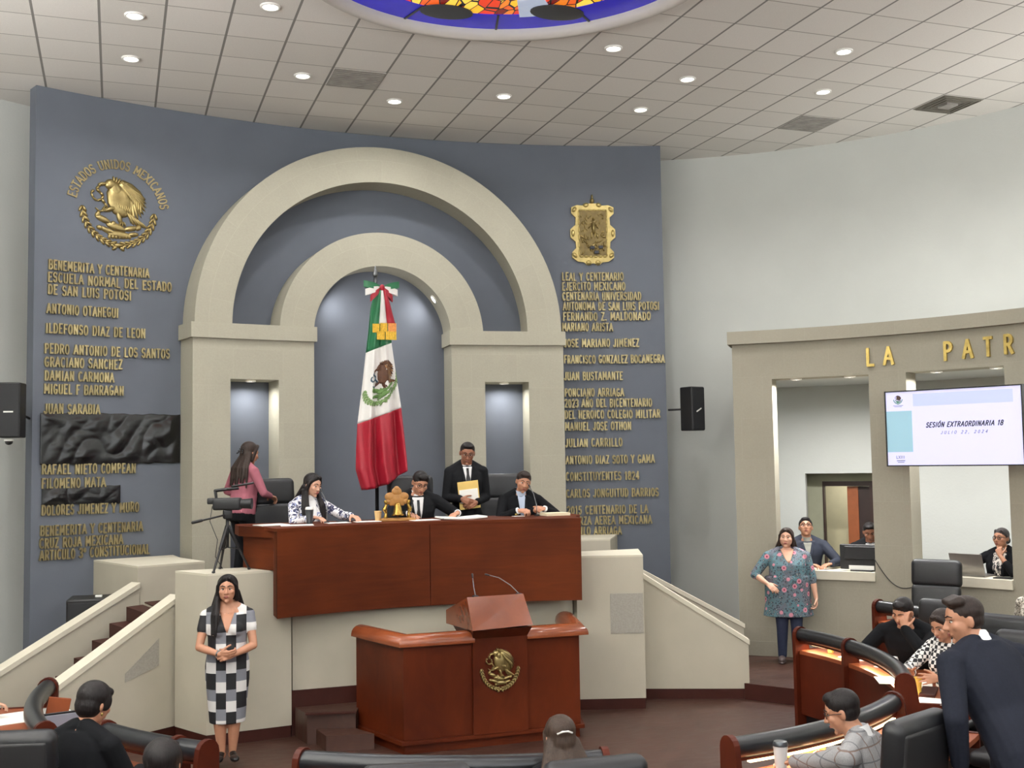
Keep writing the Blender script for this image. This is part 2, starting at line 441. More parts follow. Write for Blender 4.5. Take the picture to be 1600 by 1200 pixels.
# ------------------------------------------------------------------ round stained-glass skylight in the ceiling
sk = thing('skylight', 'round stained-glass skylight with blue rim and flame-coloured panes in the ceiling', 'skylight', (DCX, DCY, ZC))
mb = MB(); mb.lathe([(DRI - 0.02, 0.16), (DRI - 0.03, 0.02), (DRI, -0.05), (DRI + 0.05, -0.055), (DRI + 0.09, -0.02), (DRI + 0.1, 0.02)], n=128, caps=False)
mb.build('rim', mat('skylight_rim', (186, 181, 174), 0.6, var=0.03), sk, smooth=True)
def glass_mat(name, cols, scale, em):
    m = bpy.data.materials.new(name); m.use_nodes = True; k = NT(m)
    v = k.coord('Object', (1, 0.5, 1))
    vo = k.new('ShaderNodeTexVoronoi'); vo.inputs['Scale'].default_value = scale; k.link(v, vo.inputs['Vector'])
    ed = k.new('ShaderNodeTexVoronoi', feature='DISTANCE_TO_EDGE'); ed.inputs['Scale'].default_value = scale; k.link(v, ed.inputs['Vector'])
    s = k.sep(vo.outputs['Color'])
    c = k.ramp(s[0], [(i / len(cols), _srgb(q)) for i, q in enumerate(cols)], 'CONSTANT')
    lead = k.math('LESS_THAN', ed.outputs['Distance'], 0.05)
    cc = k.mix(lead, c, (0.01, 0.01, 0.012, 1))
    k.link(cc, k.b.inputs['Base Color']); k.link(cc, k.b.inputs['Emission Color'])
    k.b.inputs['Emission Strength'].default_value = em; k.b.inputs['Roughness'].default_value = 0.25
    MATS[name] = m; return m
FLAME = glass_mat('flame_glass', [(236, 96, 30), (250, 190, 40), (240, 130, 34), (226, 60, 26), (252, 214, 80), (120, 24, 18)], 9.5, 0.75)
BLUEG = mat('blue_glass', (38, 30, 190), 0.25, var=0.2, scale=3, emit=((32, 24, 170), 0.4))
GREYG = mat('grey_glass', (176, 186, 206), 0.3, var=0.1, emit=((170, 182, 205), 0.6))
DARKG = mat('dark_glass', (44, 46, 52), 0.3, var=0.2, scale=8)
def annulus(r0, r1, a0, a1, n): 
    v2 = []; q = []
    for i in range(n + 1):
        a = a0 + (a1 - a0) * i / n
        v2 += [(r0 * math.cos(a), r0 * math.sin(a)), (r1 * math.cos(a), r1 * math.sin(a))]
    for i in range(n): q.append((2 * i, 2 * i + 1, 2 * i + 3, 2 * i + 2))
    return v2, q
flatp = lambda x, y, h: Vector((x, y, 0.05 + h))
mb = MB(); v2, q = annulus(1.50, DRI - 0.02, 0, 2 * PI, 96); mb.sheet(v2, q, flatp, 0, 0.03); mb.build('blue_border', BLUEG, sk)
mb = MB(); v2, q = annulus(0.0, 1.50, 0, 2 * PI, 72); mb.sheet(v2, q, flatp, 0.005, 0.03); mb.build('flame_panes', FLAME, sk)
for a0, a1 in ((54, 67), (160, 175), (250, 268)):
    mb = MB(); v2, q = annulus(1.15, 1.56, math.radians(a0), math.radians(a1), 8); mb.sheet(v2, q, flatp, -0.004, 0.004); mb.build('grey_pane', GREYG, sk)
for ang, ra, rb in ((95, 0.27, 0.17), (52.5, 0.28, 0.18), (14, 0.26, 0.17), (150, 0.26, 0.17)):
    mb = MB(); c = Vector((1.52 * math.cos(math.radians(ang)), 1.52 * math.sin(math.radians(ang))))
    pts = [(c.x + ra * math.cos(2 * PI * k / 24), c.y + rb * math.sin(2 * PI * k / 24)) for k in range(24)]
    mb.poly(pts, flatp, -0.012, -0.002); mb.build('dark_pane', DARKG, sk)
for k in range(12):
    a = 2 * PI * (k + 0.5) / 12; mb = MB()
    mb.box((1.69 * math.cos(a), 1.69 * math.sin(a), 0.045), (0.38, 0.022, 0.012), Matrix.Rotation(a, 3, 'Z')); mb.build('lead_bar', DARKG, sk)

# ------------------------------------------------------------------ recessed ceiling lamps (emitting discs with their own light)
LAMPM = mat('lamp_glow', (255, 252, 244), 0.5, var=0.0, emit=((255, 251, 240), 14.0))
TRIM = mat('lamp_trim', (236, 234, 228), 0.4, var=0.02)
def lamp_label(k): return k
def downlight(x, y, z, r, watt, label, group, name='ceiling_light', down=Vector((0, 0, -1)), spread=150):
    t = thing(name, label, 'light', (x, y, z), group=group)
    if down.z > -0.999:
        t.rotation_euler = Vector((0, 0, -1)).rotation_difference(down).to_euler(); 
    mb = MB(); mb.lathe([(r * 0.86, -0.004), (r * 0.9, -0.016), (r * 1.12, -0.014), (r * 1.16, 0.0)], n=28, caps=False); mb.build('trim_ring', TRIM, t, smooth=True)
    mb = MB(); mb.lathe([(0.0005, -0.011), (r * 0.5, -0.011), (r * 0.88, -0.006)], n=28, caps=False); mb.build('lens', LAMPM, t, smooth=True)
    l = bpy.data.lights.new('lamp', 'AREA'); l.shape = 'DISK'; l.size = r * 1.7; l.energy = watt; l.color = LAMP_COL[:3]
    l.spread = math.radians(spread)
    o = bpy.data.objects.new('lamp', l); COL.objects.link(o); o.parent = t; o.location = (0, 0, -0.03)
    return t
G = 'recessed ceiling lamps'
SEEN = [((0.14, 11.32), 'recessed ceiling lamp above the gold seal, nearer of the two at far left'), ((0.12, 12.56), 'recessed ceiling lamp above the gold seal, farther of the two at far left'),
        ((1.37, 10.71), 'recessed ceiling lamp left of the skylight at the top edge of the photo'), ((1.97, 12.57), 'recessed ceiling lamp just left of the dirty grey ceiling vent'),
        ((3.18, 13.16), 'recessed ceiling lamp just right of the dirty grey ceiling vent, above the arch'), ((4.40, 12.60), 'recessed ceiling lamp above the right half of the large arch'),
        ((5.01, 10.75), 'recessed ceiling lamp close to the right edge of the skylight'), ((6.23, 12.60), 'recessed ceiling lamp nearest the top right corner of the blue wall'),
        ((6.25, 11.40), 'recessed ceiling lamp right of the skylight, above the shield plaque'), ((7.47, 10.10), 'recessed ceiling lamp farthest to the right in the photo, nearer one'),
        ((8.06, 11.33), 'recessed ceiling lamp just above the plain grey vent on the right')]
for (x, y), lb in SEEN: downlight(x, y, ZC, 0.085, DOWNLIGHT_W, lb, G)
for x, y in [(1.37, 7.15), (5.01, 7.15), (0.14, 6.5), (6.25, 6.5), (1.97, 5.0), (4.4, 5.0), (-1.2, 10.2), (-1.2, 7.6), (7.6, 7.6), (8.2, 5.6), (-1.9, 5.2), (3.2, 3.0), (6.2, 2.6), (0.2, 2.6), (9.6, 9.0), (-2.6, 9.2), (3.2, 0.3), (7.4, 0.3), (-1.0, 0.3)]:  # unseen lamps added to raise the brightness of ceiling and walls
    downlight(x, y, ZC, 0.085, DOWNLIGHT_W, 'recessed ceiling lamp over the public side of the hall, outside the photo', 'ceiling lamps over the public side')
# vents
VENTM = mat('vent_grey', (150, 146, 140), 0.7, var=0.25, scale=6)
VENTD = mat('vent_dark', (112, 108, 98), 0.7, var=0.15, scale=8)
def vent(x, y, label, m, centre=False):
    t = thing('ceiling_vent', label, 'vent', (x, y, ZC), group='ceiling vents')
    mb = MB(); mb.box((0.305, 0.305, -0.004), (0.585, 0.585, 0.008)); mb.build('panel', m, t)
    mb = MB()
    for k in range(9): mb.box((0.305, 0.06 + 0.061 * k, -0.0095), (0.54, 0.012, 0.005))
    if not centre: mb.build('slat', m, t)
    if centre:
        mb = MB(); mb.box((0.305, 0.305, -0.02), (0.17, 0.17, 0.03)); mb.build('centre_plate', VENTM, t)
        mb = MB()
        for r in (0.15, 0.21, 0.27):
            for sx, sy, dx, dy in ((0, 1, 2 * r, 0.012), (0, -1, 2 * r, 0.012), (1, 0, 0.012, 2 * r), (-1, 0, 0.012, 2 * r)):
                mb.box((0.305 + sx * r, 0.305 + sy * r, -0.014), (dx, dy, 0.012))
        mb.build('louvre', m, t)
vent(-0.797 + 5 * 0.61 + 0.012, 8.542 + 6 * 0.61 + 0.012, 'dirty grey ceiling vent left of centre, near the arch', VENTM)
vent(-0.797 + 15 * 0.61 + 0.012, 8.542 + 6 * 0.61 + 0.012, 'plain grey ceiling vent close to the white wall', VENTM)
vent(-0.797 + 17 * 0.61 + 0.012, 8.542 + 4 * 0.61 + 0.012, 'dark square ceiling diffuser with a pale centre at the right', VENTD, True)

# ------------------------------------------------------------------ stone portal: two piers, cornices and two arches on the blue wall
portal = thing('stone_portal', 'pale stone portal of two piers and two nested round arches on the blue wall', 'portal', (3.25, 14.1, DAIS_Z))
pz = lambda s, z, h: arc(s, z, PR + h)
DEPTH = BR - PR - 0.004
def pier(s0, s1, n0, n1):
    mb = MB(); mb.gridsheet(merge(lin(s0, n0, 4), lin(n0, n1, 4), lin(n1, s1, 4)), [DAIS_Z + .013, 3.68, 4.175], lambda s, z: not (n0 < s < n1 and z < 3.68), pz, 0, DEPTH)
    return mb.build('pier', STONE, portal, world=True)
pier(-2.67, -1.154, -2.209, -1.604); pier(0.663, 2.184, 1.112, 1.707)
for s0, s1 in ((-2.70, -1.122), (0.634, 2.212)):
    mb = MB(); mb.gridsheet(lin(s0, s1, 10), [4.17, 4.355], lambda s, z: True, pz, -0.035, DEPTH); mb.build('cornice', STONE, portal, world=True)
for c, zc, r0, r1 in ((-0.243, 4.34, 1.944, 2.405), (-0.247, 4.275, 0.908, 1.345)):
    N = 64; v2 = []; q = []
    for i in range(N + 1):
        a = PI * i / N
        for r in (r0, (r0 + r1) / 2, r1):
            z = max(zc + r * math.sin(a), 4.352) if i in (0, N) else zc + r * math.sin(a)
            v2.append((c - r * math.cos(a), max(z, 4.345)))
    for i in range(N):
        for j in range(2): q.append((3 * i + j, 3 * i + j + 1, 3 * i + j + 4, 3 * i + j + 3))
    mb = MB(); mb.sheet(v2, q, pz, 0, DEPTH)
    for i in range(N + 1):                        # masonry runs along the arch
        a = PI * i / N
        for j in range(3):
            for o in (0, len(v2)): mb.uv[o + 3 * i + j] = (a * (r0 + r1) / 2 * 0.62 / 0.62, 0.2 + 0.4 * j / 2)
    mb.build('arch', STONE, portal, world=True)
for s, z, lb in ((-1.9, 3.68, 'small lamp under the lintel of the left niche'), (1.41, 3.68, 'small lamp under the lintel of the right niche')):
    p = arc(s, z, PR + 0.2); downlight(p.x, p.y, p.z - 0.002, 0.055, NICHE_W * 1.4, lb, 'lamps in the stone niches', 'niche_light', spread=160)
p = wr(47.5, 2.598, .85); downlight(p.x, p.y, p.z, .06, 9.0, 'small lamp in the corridor ceiling beyond the doorway', None, 'corridor_light')
for s in (0.49, -0.98):
    a = math.acos(max(-1, min(1, (s + 0.247) / 0.908))); p = arc(s, 4.275 + 0.908 * math.sin(a), PR + 0.22)
    nrm = (arc(-0.247, 4.275, PR + 0.22) - p).normalized(); p = p + nrm * 0.004
    downlight(p.x, p.y, p.z, 0.055, NICHE_W * 0.9, 'small lamp set in the %s underside of the inner arch' % ('right' if s > 0 else 'left'), 'lamps under the inner arch', 'arch_light', down=nrm, spread=160)

# ------------------------------------------------------------------ dais, blocks, pedestals and stairs
DC = 3.06
def wallpt(th): p = cylp(th, 0, BR - 0.004); return (p.x, p.y)
dais = thing('dais', 'raised dais with cream front wall behind the lectern', 'dais', (3.06, 11.3, 0))
poly = [(1.645, 11.26), (4.622, 11.26), (4.648, 11.71), (5.62, 11.71), (5.88, 12.36), (5.80, 13.49), (5.10, 13.74)] + [wallpt(t) for t in lin(8.0, -11.5, 12)] + [(1.05, 13.30), (.97, 13.16), (0.30, 12.85), (0.52, 11.78), (0.56, 11.625), (1.64, 11.64)]
mb = MB(); mb.prism(poly, 0.11, DAIS_Z); mb.build('body', CREAM, dais, world=True)
mb = MB(); mb.prism(poly, DAIS_Z, DAIS_Z + 0.012); mb.build('floor_covering', BROWN, dais, world=True)
mb = MB(); mb.prism([(1.632, 11.235), (4.625, 11.235), (4.625, 11.3), (1.632, 11.3)], 0, 0.43); mb.build('brown_skirting', BROWN, dais, world=True)
def block(poly, z0, z1, name, label, base=True, top=None):
    cx = sum(p[0] for p in poly) / len(poly); cy = sum(p[1] for p in poly) / len(poly)
    t = thing(name, label, 'plinth block', (cx, cy, 0))
    mb = MB(); mb.prism(poly, z0, z1 - 0.02); mb.build('body', CREAM, t, world=True)
    mb = MB(); mb.prism(poly, z1 - 0.02, z1); mb.build('top_slab', COPING, t, world=True)
    if base:
        q = [(cx + (x - cx) * 0.985, cy + (y - cy) * 0.985) for x, y in poly]
        mb = MB(); mb.prism(q, 0, z0); mb.build('skirting', BROWN, t, world=True)
    return t
block([(0.817, 11.098), (1.627, 11.20), (1.64, 11.62), (0.557, 11.60)], 0.11, 1.612, 'plinth_block', 'cream plinth block at left carrying the video camera tripod')
rb = block([(4.63, 11.16), (5.311, 10.943), (5.62, 11.70), (4.65, 11.70)], 0.11, 1.612, 'plinth_block', 'cream plinth block at the right end of the long wooden bench')
mb = MB()
e = Vector((5.311 - 4.63, 10.943 - 11.16, 0)).normalized(); nn = Vector((e.y, -e.x, 0))
c = Vector((5.311, 10.943, 0)) - e * 0.185 + nn * 0.002
mb.box((c.x, c.y, 1.0), (0.35, 0.008, 0.42), Matrix.Rotation(math.atan2(e.y, e.x), 3, 'Z')); mb.build('plaster_patch', PATCH, rb, world=True, label='square patch of rougher grey plaster')
block([(0.232, 12.877), (0.95, 13.17), (0.72, 13.83), wallpt(-14.6), wallpt(-19.36)], 0.0, 1.563, 'pedestal', 'low cream pedestal at the foot of the left stone pier', False)
block([(5.10, 13.75), (6.05, 13.42), wallpt(15.6), wallpt(11.9), (5.55, 13.85)], 0.0, 1.60, 'pedestal', 'low cream pedestal at the foot of the right stone pier', False)
def parapet(a, za, b, zb, th, label, base=True):
    """sloping stair wall from a (high) to b (low), thickness th behind the given face"""
    a = Vector((a[0], a[1], 0)); b = Vector((b[0], b[1], 0)); d = (b - a); L = d.length; d.normalize()
    n = Vector((-d.y, d.x, 0)); n = n if n.y > 0 else -n
    t = thing('stair_parapet', label, 'parapet', ((a.x + b.x) / 2, (a.y + b.y) / 2, 0))
    def pl(u, z, h): return a + d * u + n * h + Vector((0, 0, z))
    mb = MB(); mb.poly([(0, 0.11 if base else 0), (L, 0.11 if base else 0), (L, zb - 0.05), (0, za - 0.05)], pl, 0, th); mb.build('wall', CREAM, t, world=True)
    mb = MB(); mb.poly([(0, za - 0.052), (L + 0.012, zb - 0.052), (L + 0.012, zb), (0, za)], pl, -0.014, th + 0.014)
    mb.build('coping', COPING, t, world=True)
    if base:
        mb = MB(); mb.poly([(0.01, 0), (L - 0.01, 0), (L - 0.01, 0.11), (0.01, 0.11)], pl, 0.004, th - 0.004); mb.build('skirting', BROWN, t, world=True)
    return t
lp = parapet((0.60, 11.66), 1.37, (-0.62, 10.80), 0.62, 0.13, 'front sloping cream wall of the left stair')
mb = MB(); a = Vector((0.60, 11.66, 0)); b = Vector((-0.62, 10.80, 0)); d = (b - a).normalized(); n = Vector((d.y, -d.x, 0)); n = n if n.y < 0 else -n
pl = lambda u, z, h: a + d * u + n * h + Vector((0, 0, z))
mb.poly([(0.24, 0.72), (0.62, 0.62), (0.62, 0.70), (0.24, 0.98)], pl, 0.001, 0.005); mb.build('plaster_patch', PATCH, lp, world=True, label='slanted patch of greyer plaster')
parapet((0.25, 12.86), 1.39, (-1.35, 11.75), 0.53, 0.13, 'rear sloping cream wall of the left stair', False)
parapet((5.50, 11.38), 1.375, (6.552, 10.919), 0.635, 0.13, 'front sloping cream wall of the right stair')
parapet((5.85, 12.40), 1.38, (7.12, 11.96), 0.64, 0.13, 'rear sloping cream wall of the right stair', False)
def stair(a, b, c, d, z0, z1, n, label):
    """flight between side lines a->b and d->c (a, d low)"""
    a, b, c, d = [Vector((p[0], p[1], 0)) for p in (a, b, c, d)]
    t = thing('staircase', label, 'stairs', (a.x, a.y, 0))
    for i in range(n):
        u0 = i / n; zt = z0 + (z1 - z0) * (i + 1) / n
        P = [a.lerp(b, u0), a.lerp(b, 1.0), d.lerp(c, 1.0), d.lerp(c, u0)]
        mb = MB(); mb.prism([(p.x, p.y) for p in P], z0 + (z1 - z0) * i / n, zt); mb.build('step', BROWN, t, world=True)
stair((-0.50, 11.04), (0.50, 11.75), (0.28, 12.72), (-1.05, 11.80), 0.0, 1.17, 8, 'dark red stair rising to the dais between cream walls at left')
stair((6.45, 11.10), (5.64, 11.46), (5.90, 12.36), (6.95, 11.98), 0.17, 1.17, 7, 'dark red stair rising to the dais between cream walls at right')
# steps behind the lectern
st = thing('lectern_steps', 'two dark wooden steps at the left side of the lectern', 'steps', (2.0, 11.0, 0))
mb = MB(); mb.prism([(1.66, 11.19), (2.30, 11.19), (2.24, 10.96), (2.16, 10.72), (1.72, 10.84)], 0.0, 0.28); mb.build('step', FLOORM, st, world=True)
mb = MB(); mb.prism([(1.80, 10.83), (2.15, 10.71), (2.27, 10.42), (1.84, 10.50)], 0.0, 0.14); mb.build('step', FLOORM, st, world=True)
mb = MB(); mb.prism([(1.70, 10.86), (1.84, 10.82), (2.16, 10.74), (2.16, 10.68), (1.70, 10.80)], 0.28, 0.295); mb.build('nosing', BROWN, st, world=True)
# raised floor of the deputies' rows
plat = [(6.50, 10.93), (6.86, 10.40), (7.45, 10.0)] + [(HX + 4.15 * math.cos(a), HY + 4.15 * math.sin(a)) for a in lin(0.19, -PI - 0.15, 40)] + [(-4.4, 8.6), (-4.4, -3.05), (11.2, -3.05), (11.2, 8.7)] + \
       [(WX + (WR - 0.02) * math.sin(math.radians(t)), WY + (WR - 0.02) * math.cos(math.radians(t))) for t in lin(89, 18, 20)] + [(6.5, 12.6)]
mb = MB(); n = len(plat)
bmx = bmesh.new(); vs = [bmx.verts.new((x, y, PLAT_Z)) for x, y in plat]; f = bmx.faces.new(vs)
r = bmesh.ops.extrude_face_region(bmx, geom=[f]); bmesh.ops.translate(bmx, verts=[g for g in r['geom'] if isinstance(g, bmesh.types.BMVert)], vec=(0, 0, -PLAT_Z + 0.001))
bmesh.ops.triangulate(bmx, faces=[q for q in bmx.faces if len(q.verts) > 4])
mb.bm(bmx); struct(mb.build('floor_raised', FLOORM))
mb = MB()
for (x0, y0), (x1, y1) in (((6.50, 10.93), (6.86, 10.40)), ((6.86, 10.40), (7.45, 10.0))):
    d = Vector((x1 - x0, y1 - y0, 0)); mb.box(((x0 + x1) / 2, (y0 + y1) / 2, PLAT_Z / 2 + 0.001), (d.length, 0.02, PLAT_Z), Matrix.Rotation(math.atan2(d.y, d.x), 3, 'Z'))
struct(mb.build('trim_2', BROWN))

# ------------------------------------------------------------------ stone screen wall on the right with lit openings
screen = thing('stone_screen_wall', 'curved stone screen wall with square openings and gold letters on the right', 'screen wall', (8.3, 11.6, PLAT_Z))
sp = lambda t, z, h: cylp(t, z, SR + h, SX, SY)
OPEN = [(41.69, 53.28), (57.65, 68.83), (73.2, 84.4)]
def inopen(t, z): return any(a < t < b for a, b in OPEN) and 1.13 < z < 3.607
ths = merge(lin(36.9, 41.69, 4), *[lin(a, b, 8) for a, b in OPEN], lin(53.28, 57.65, 3), lin(68.83, 73.2, 3), lin(84.4, 92, 5))
mb = MB(); mb.gridsheet(ths, [PLAT_Z, 1.13, 3.607, 4.06], lambda t, z: not inopen(t, z), sp, 0, 0.34)
for k, (x, y) in list(mb.uv.items()): mb.uv[k] = (math.radians(x) * SR, y)
mb.build('wall', SCREENSTONE, screen, world=True)
mb = MB(); mb.gridsheet(lin(36.4, 92, 40), [4.06, 4.222], lambda t, z: True, sp, -0.06, 0.42)
for k, (x, y) in list(mb.uv.items()): mb.uv[k] = (math.radians(x) * SR, y * 0.1)
mb.build('cornice', SCREENSTONE, screen, world=True)
for a, b in OPEN:
    mb = MB(); mb.gridsheet(lin(a + 0.02, b - 0.02, 8), [1.131, 1.235], lambda t, z: True, sp, -0.03, 0.40); mb.build('sill', COPING, screen, world=True, label='paler stone counter sill')
mb = MB(); mb.gridsheet(lin(36.9, 92, 40), [PLAT_Z, 0.345], lambda t, z: True, sp, -0.02, -0.001); mb.build('skirting', SCREENSTONE, screen, world=True)
# ceiling of the passage behind the screen; hidden end wall added to block light
mb = MB(); p = cylp(37.0, 0, SR + .345, SX, SY); q = cylp(37.0, 0, SR + 2.4, SX, SY); dd = (q - p).normalized(); k = 0
while (p + dd * k - Vector((WX, WY, 0))).length < WR - .02: k += .01
q = p + dd * k; n_ = Vector((-dd.y, dd.x, 0)) * .05
mb.prism([(p.x - n_.x, p.y - n_.y), (q.x - n_.x, q.y - n_.y), (q.x + n_.x, q.y + n_.y), (p.x + n_.x, p.y + n_.y)], PLAT_Z, 3.608); struct(mb.build('wall_passage', WHITEW))
mb = MB(); V2 = []; Q = []
N = 40
for i in range(N + 1):
    t = 36.95 + (92 - 36.95) * i / N; p = cylp(t, 0, SR + 0.341, SX, SY)
    d = Vector((p.x - SX, p.y - SY)).normalized(); q = Vector((p.x, p.y)); k = 0
    while (q - Vector((WX, WY))).length < WR - 0.01 and q.x < WX + WR - 0.02 and k < 400: q += d * 0.01; k += 1
    V2 += [(p.x, p.y), (q.x, q.y)]
for i in range(N): Q.append((2 * i, 2 * i + 1, 2 * i + 3, 2 * i + 2))
mb.sheet(V2, Q, lambda x, y, h: Vector((x, y, h)), 3.609, 4.05); struct(mb.build('ceiling_passage', WHITEW))
for t, lb in ((44.35, 'lamp in the left corner of the opening with the doorway'), (50.65, 'lamp in the right part of the opening with the doorway'), (60.6, 'left lamp above the television screen'), (67.2, 'right lamp above the television screen'), (76, None), (82, None)):
    p = cylp(t, 3.606, SR + 0.17, SX, SY)
    downlight(p.x, p.y, p.z, 0.06, NICHE_W * (6.5 if t < 55 else 4.5), lb or 'lamp of the screen wall opening outside the photo', 'lamps under the screen wall lintel', 'niche_light', spread=165)
# ------------------------------------------------------------------ invented windows behind the camera, added as fill light for walls and ceiling
for i, x in enumerate((-2.2, 1.4, 5.0, 8.6)):
    w = MB(); w.box((x, -3.085, 5.0), (2.9, .03, 2.6)); w = struct(w.build('window_%d' % (i + 1), mat('window_glass_bright', (225, 232, 240), .3, var=0, emit=((235, 240, 250), 1.0))))
    mb = MB()
    for bx in (-1.45, 0, 1.45): mb.box((x + bx, -3.06, 5.0), (.06, .05, 2.66))
    for bz_ in (3.7, 6.3): mb.box((x, -3.06, bz_), (2.96, .05, .06))
    mb.build('window_frame', STEEL, w)
    l = bpy.data.lights.new('window_daylight', 'AREA'); l.shape = 'RECTANGLE'; l.size = 2.8; l.size_y = 2.5; l.energy = FILL_WINDOW_W; l.color = (.95, .98, 1.0)
    o = bpy.data.objects.new('window_daylight', l); COL.objects.link(o); o.parent = w; o.location = (x, -3.03, 5.0); o.rotation_euler = (PI / 2, 0, 0); o.visible_camera = True
# ------------------------------------------------------------------ cove lamps added unseen to brighten the ceiling: on the ledge of the right screen wall and along the walls beside and behind the public
def cove(x, y, z, rz, L, label, k=1.0):
    t = thing('cove_light', label, 'light', (x, y, z), rz, 'cove lamps washing the ceiling')
    mb = MB(); mb.rbox((0, 0, .03), (L, .10, .06), .01); mb.build('housing', STEEL, t)
    mb = MB(); mb.box((0, 0, .062), (L * .96, .07, .004)); mb.build('diffuser', mat('cove_glow', (255, 250, 240), .5, var=0, emit=((255, 250, 240), 2.0)), t)
    l = bpy.data.lights.new('cove_lamp', 'AREA'); l.shape = 'RECTANGLE'; l.size = L * .95; l.size_y = .08; l.energy = FILL_W * L * k; l.color = (1, .99, .985)
    o = bpy.data.objects.new('cove_lamp', l); COL.objects.link(o); o.parent = t; o.location = (0, 0, .07); o.rotation_euler = (PI, 0, 0)
for a in (58, 70, 82):
    p = cylp(a, 4.052, SR + .95, SX, SY); cove(p.x, p.y, p.z, -math.radians(a), 1.0, 'cove lamp lying behind the cornice on top of the stone screen wall', .12)
for y in (8.0, 5.0, 2.0, -1.0):
    cove(VX - VR + .16, y, 4.6, PI / 2, 2.4, 'cove lamp on the left wall, outside the photo', 3.0); cove(WX + WR - .16, y - 1, 4.6, PI / 2, 2.0, 'cove lamp on the right wall, outside the photo', .7)
for x in (-2.5, .5, 3.4, 6.4, 9.4): cove(x, -2.9, 3.5, 0, 2.2, 'cove lamp on the rear wall, outside the photo')
# ------------------------------------------------------------------ stroke lettering
def _el(cx, cy, rx, ry, a0, a1, n=9):
    return [(cx + rx * math.cos(math.radians(a0 + (a1 - a0) * i / n)), cy + ry * math.sin(math.radians(a0 + (a1 - a0) * i / n))) for i in range(n + 1)]
GL = {
 'A': (.62, [[(0.03, 0), (.31, 1), (.59, 0)], [(.13, .33), (.49, .33)]], [(0.03, 0), (.59, 0)]),
 'B': (.56, [[(.1, 0), (.1, 1)], [(.1, 1), (.3, 1)] + _el(.3, .76, .2, .24, 90, -90, 6) + [(.1, .52)], [(.3, .52)] + _el(.3, .26, .23, .26, 90, -90, 6) + [(.1, 0)]], [(.1, 0), (.1, 1)]),
 'C': (.56, [_el(.3, .5, .24, .5, 48, 312, 12)], []),
 'D': (.58, [[(.1, 0), (.1, 1), (.24, 1)] + _el(.24, .5, .29, .5, 90, -90, 9) + [(.1, 0)]], [(.1, 0), (.1, 1)]),
 'E': (.52, [[(.48, 1), (.1, 1), (.1, 0), (.48, 0)], [(.1, .52), (.38, .52)]], [(.1, 0), (.1, 1)]),
 'F': (.5, [[(.47, 1), (.1, 1), (.1, 0)], [(.1, .52), (.38, .52)]], [(.1, 0)]),
 'G': (.58, [_el(.3, .5, .24, .5, 48, 330, 12) + [(.52, .42), (.32, .42)]], []),
 'H': (.6, [[(.1, 0), (.1, 1)], [(.5, 0), (.5, 1)], [(.1, .52), (.5, .52)]], [(.1, 0), (.1, 1), (.5, 0), (.5, 1)]),
 'I': (.26, [[(.13, 0), (.13, 1)]], [(.13, 0), (.13, 1)]),
 'J': (.44, [[(.34, 1), (.34, .25)] + _el(.19, .22, .15, .22, 0, -170, 6)], [(.34, 1)]),
 'L': (.48, [[(.1, 1), (.1, 0), (.45, 0)]], [(.1, 1), (.1, 0)]),
 'M': (.74, [[(.09, 0), (.11, 1), (.37, .3), (.63, 1), (.65, 0)]], [(.09, 0), (.65, 0), (.11, 1), (.63, 1)]),
 'N': (.62, [[(.1, 0), (.1, 1), (.52, 0), (.52, 1)]], [(.1, 0), (.52, 1)]),
 'O': (.6, [_el(.3, .5, .24, .5, 0, 360, 16)], []),
 'P': (.54, [[(.1, 0), (.1, 1), (.28, 1)] + _el(.28, .75, .21, .25, 90, -90, 6) + [(.1, .5)]], [(.1, 0), (.1, 1)]),
 'Q': (.6, [_el(.3, .5, .24, .5, 0, 360, 16), [(.34, .22), (.54, -.06)]], []),
 'R': (.58, [[(.1, 0), (.1, 1), (.28, 1)] + _el(.28, .75, .21, .25, 90, -90, 6) + [(.1, .5)], [(.28, .5), (.53, 0)]], [(.1, 0), (.1, 1), (.53, 0)]),
 'S': (.52, [_el(.26, .75, .19, .25, 25, 255, 9) + _el(.26, .25, .2, .26, 80, -155, 9)], []),
 'T': (.54, [[(.04, 1), (.5, 1)], [(.27, 0), (.27, 1)]], [(.27, 0)]),
 'U': (.6, [[(.09, 1), (.09, .28)] + _el(.3, .26, .21, .26, 180, 360, 8) + [(.51, 1)]], [(.09, 1), (.51, 1)]),
 'V': (.6, [[(.03, 1), (.3, 0), (.57, 1)]], [(.03, 1), (.57, 1)]),
 'X': (.6, [[(.05, 0), (.55, 1)], [(.05, 1), (.55, 0)]], [(.05, 0), (.55, 1), (.05, 1), (.55, 0)]),
 'Y': (.58, [[(.03, 1), (.29, .48), (.55, 1)], [(.29, .48), (.29, 0)]], [(.03, 1), (.55, 1), (.29, 0)]),
 'Z': (.52, [[(.06, 1), (.46, 1), (.06, 0), (.48, 0)]], []),
 '0': (.54, [_el(.27, .5, .2, .5, 0, 360, 14)], []), '1': (.4, [[(.08, .8), (.22, 1), (.22, 0)]], [(.22, 0)]),
 '2': (.52, [_el(.26, .74, .19, .26, 160, -30, 8) + [(.07, 0), (.47, 0)]], []),
 '3': (.52, [_el(.25, .75, .18, .25, 150, -90, 8), _el(.25, .26, .21, .26, 90, -150, 8)], []),
 '4': (.54, [[(.38, 0), (.38, 1), (.05, .3), (.5, .3)]], [(.38, 0)]),
 '5': (.52, [[(.44, 1), (.13, 1), (.1, .56)] + _el(.25, .31, .2, .31, 110, -150, 8)], []),
 '8': (.52, [_el(.26, .75, .17, .25, 0, 360, 12), _el(.26, .25, .21, .26, 0, 360, 12)], []),
 'o': (.36, [_el(.18, .8, .11, .18, 0, 360, 10)], []), '.': (.22, [[(.1, 0), (.1, .07)]], []), ',': (.22, [[(.12, .08), (.06, -.14)]], []),
 ' ': (.34, [], []),
}
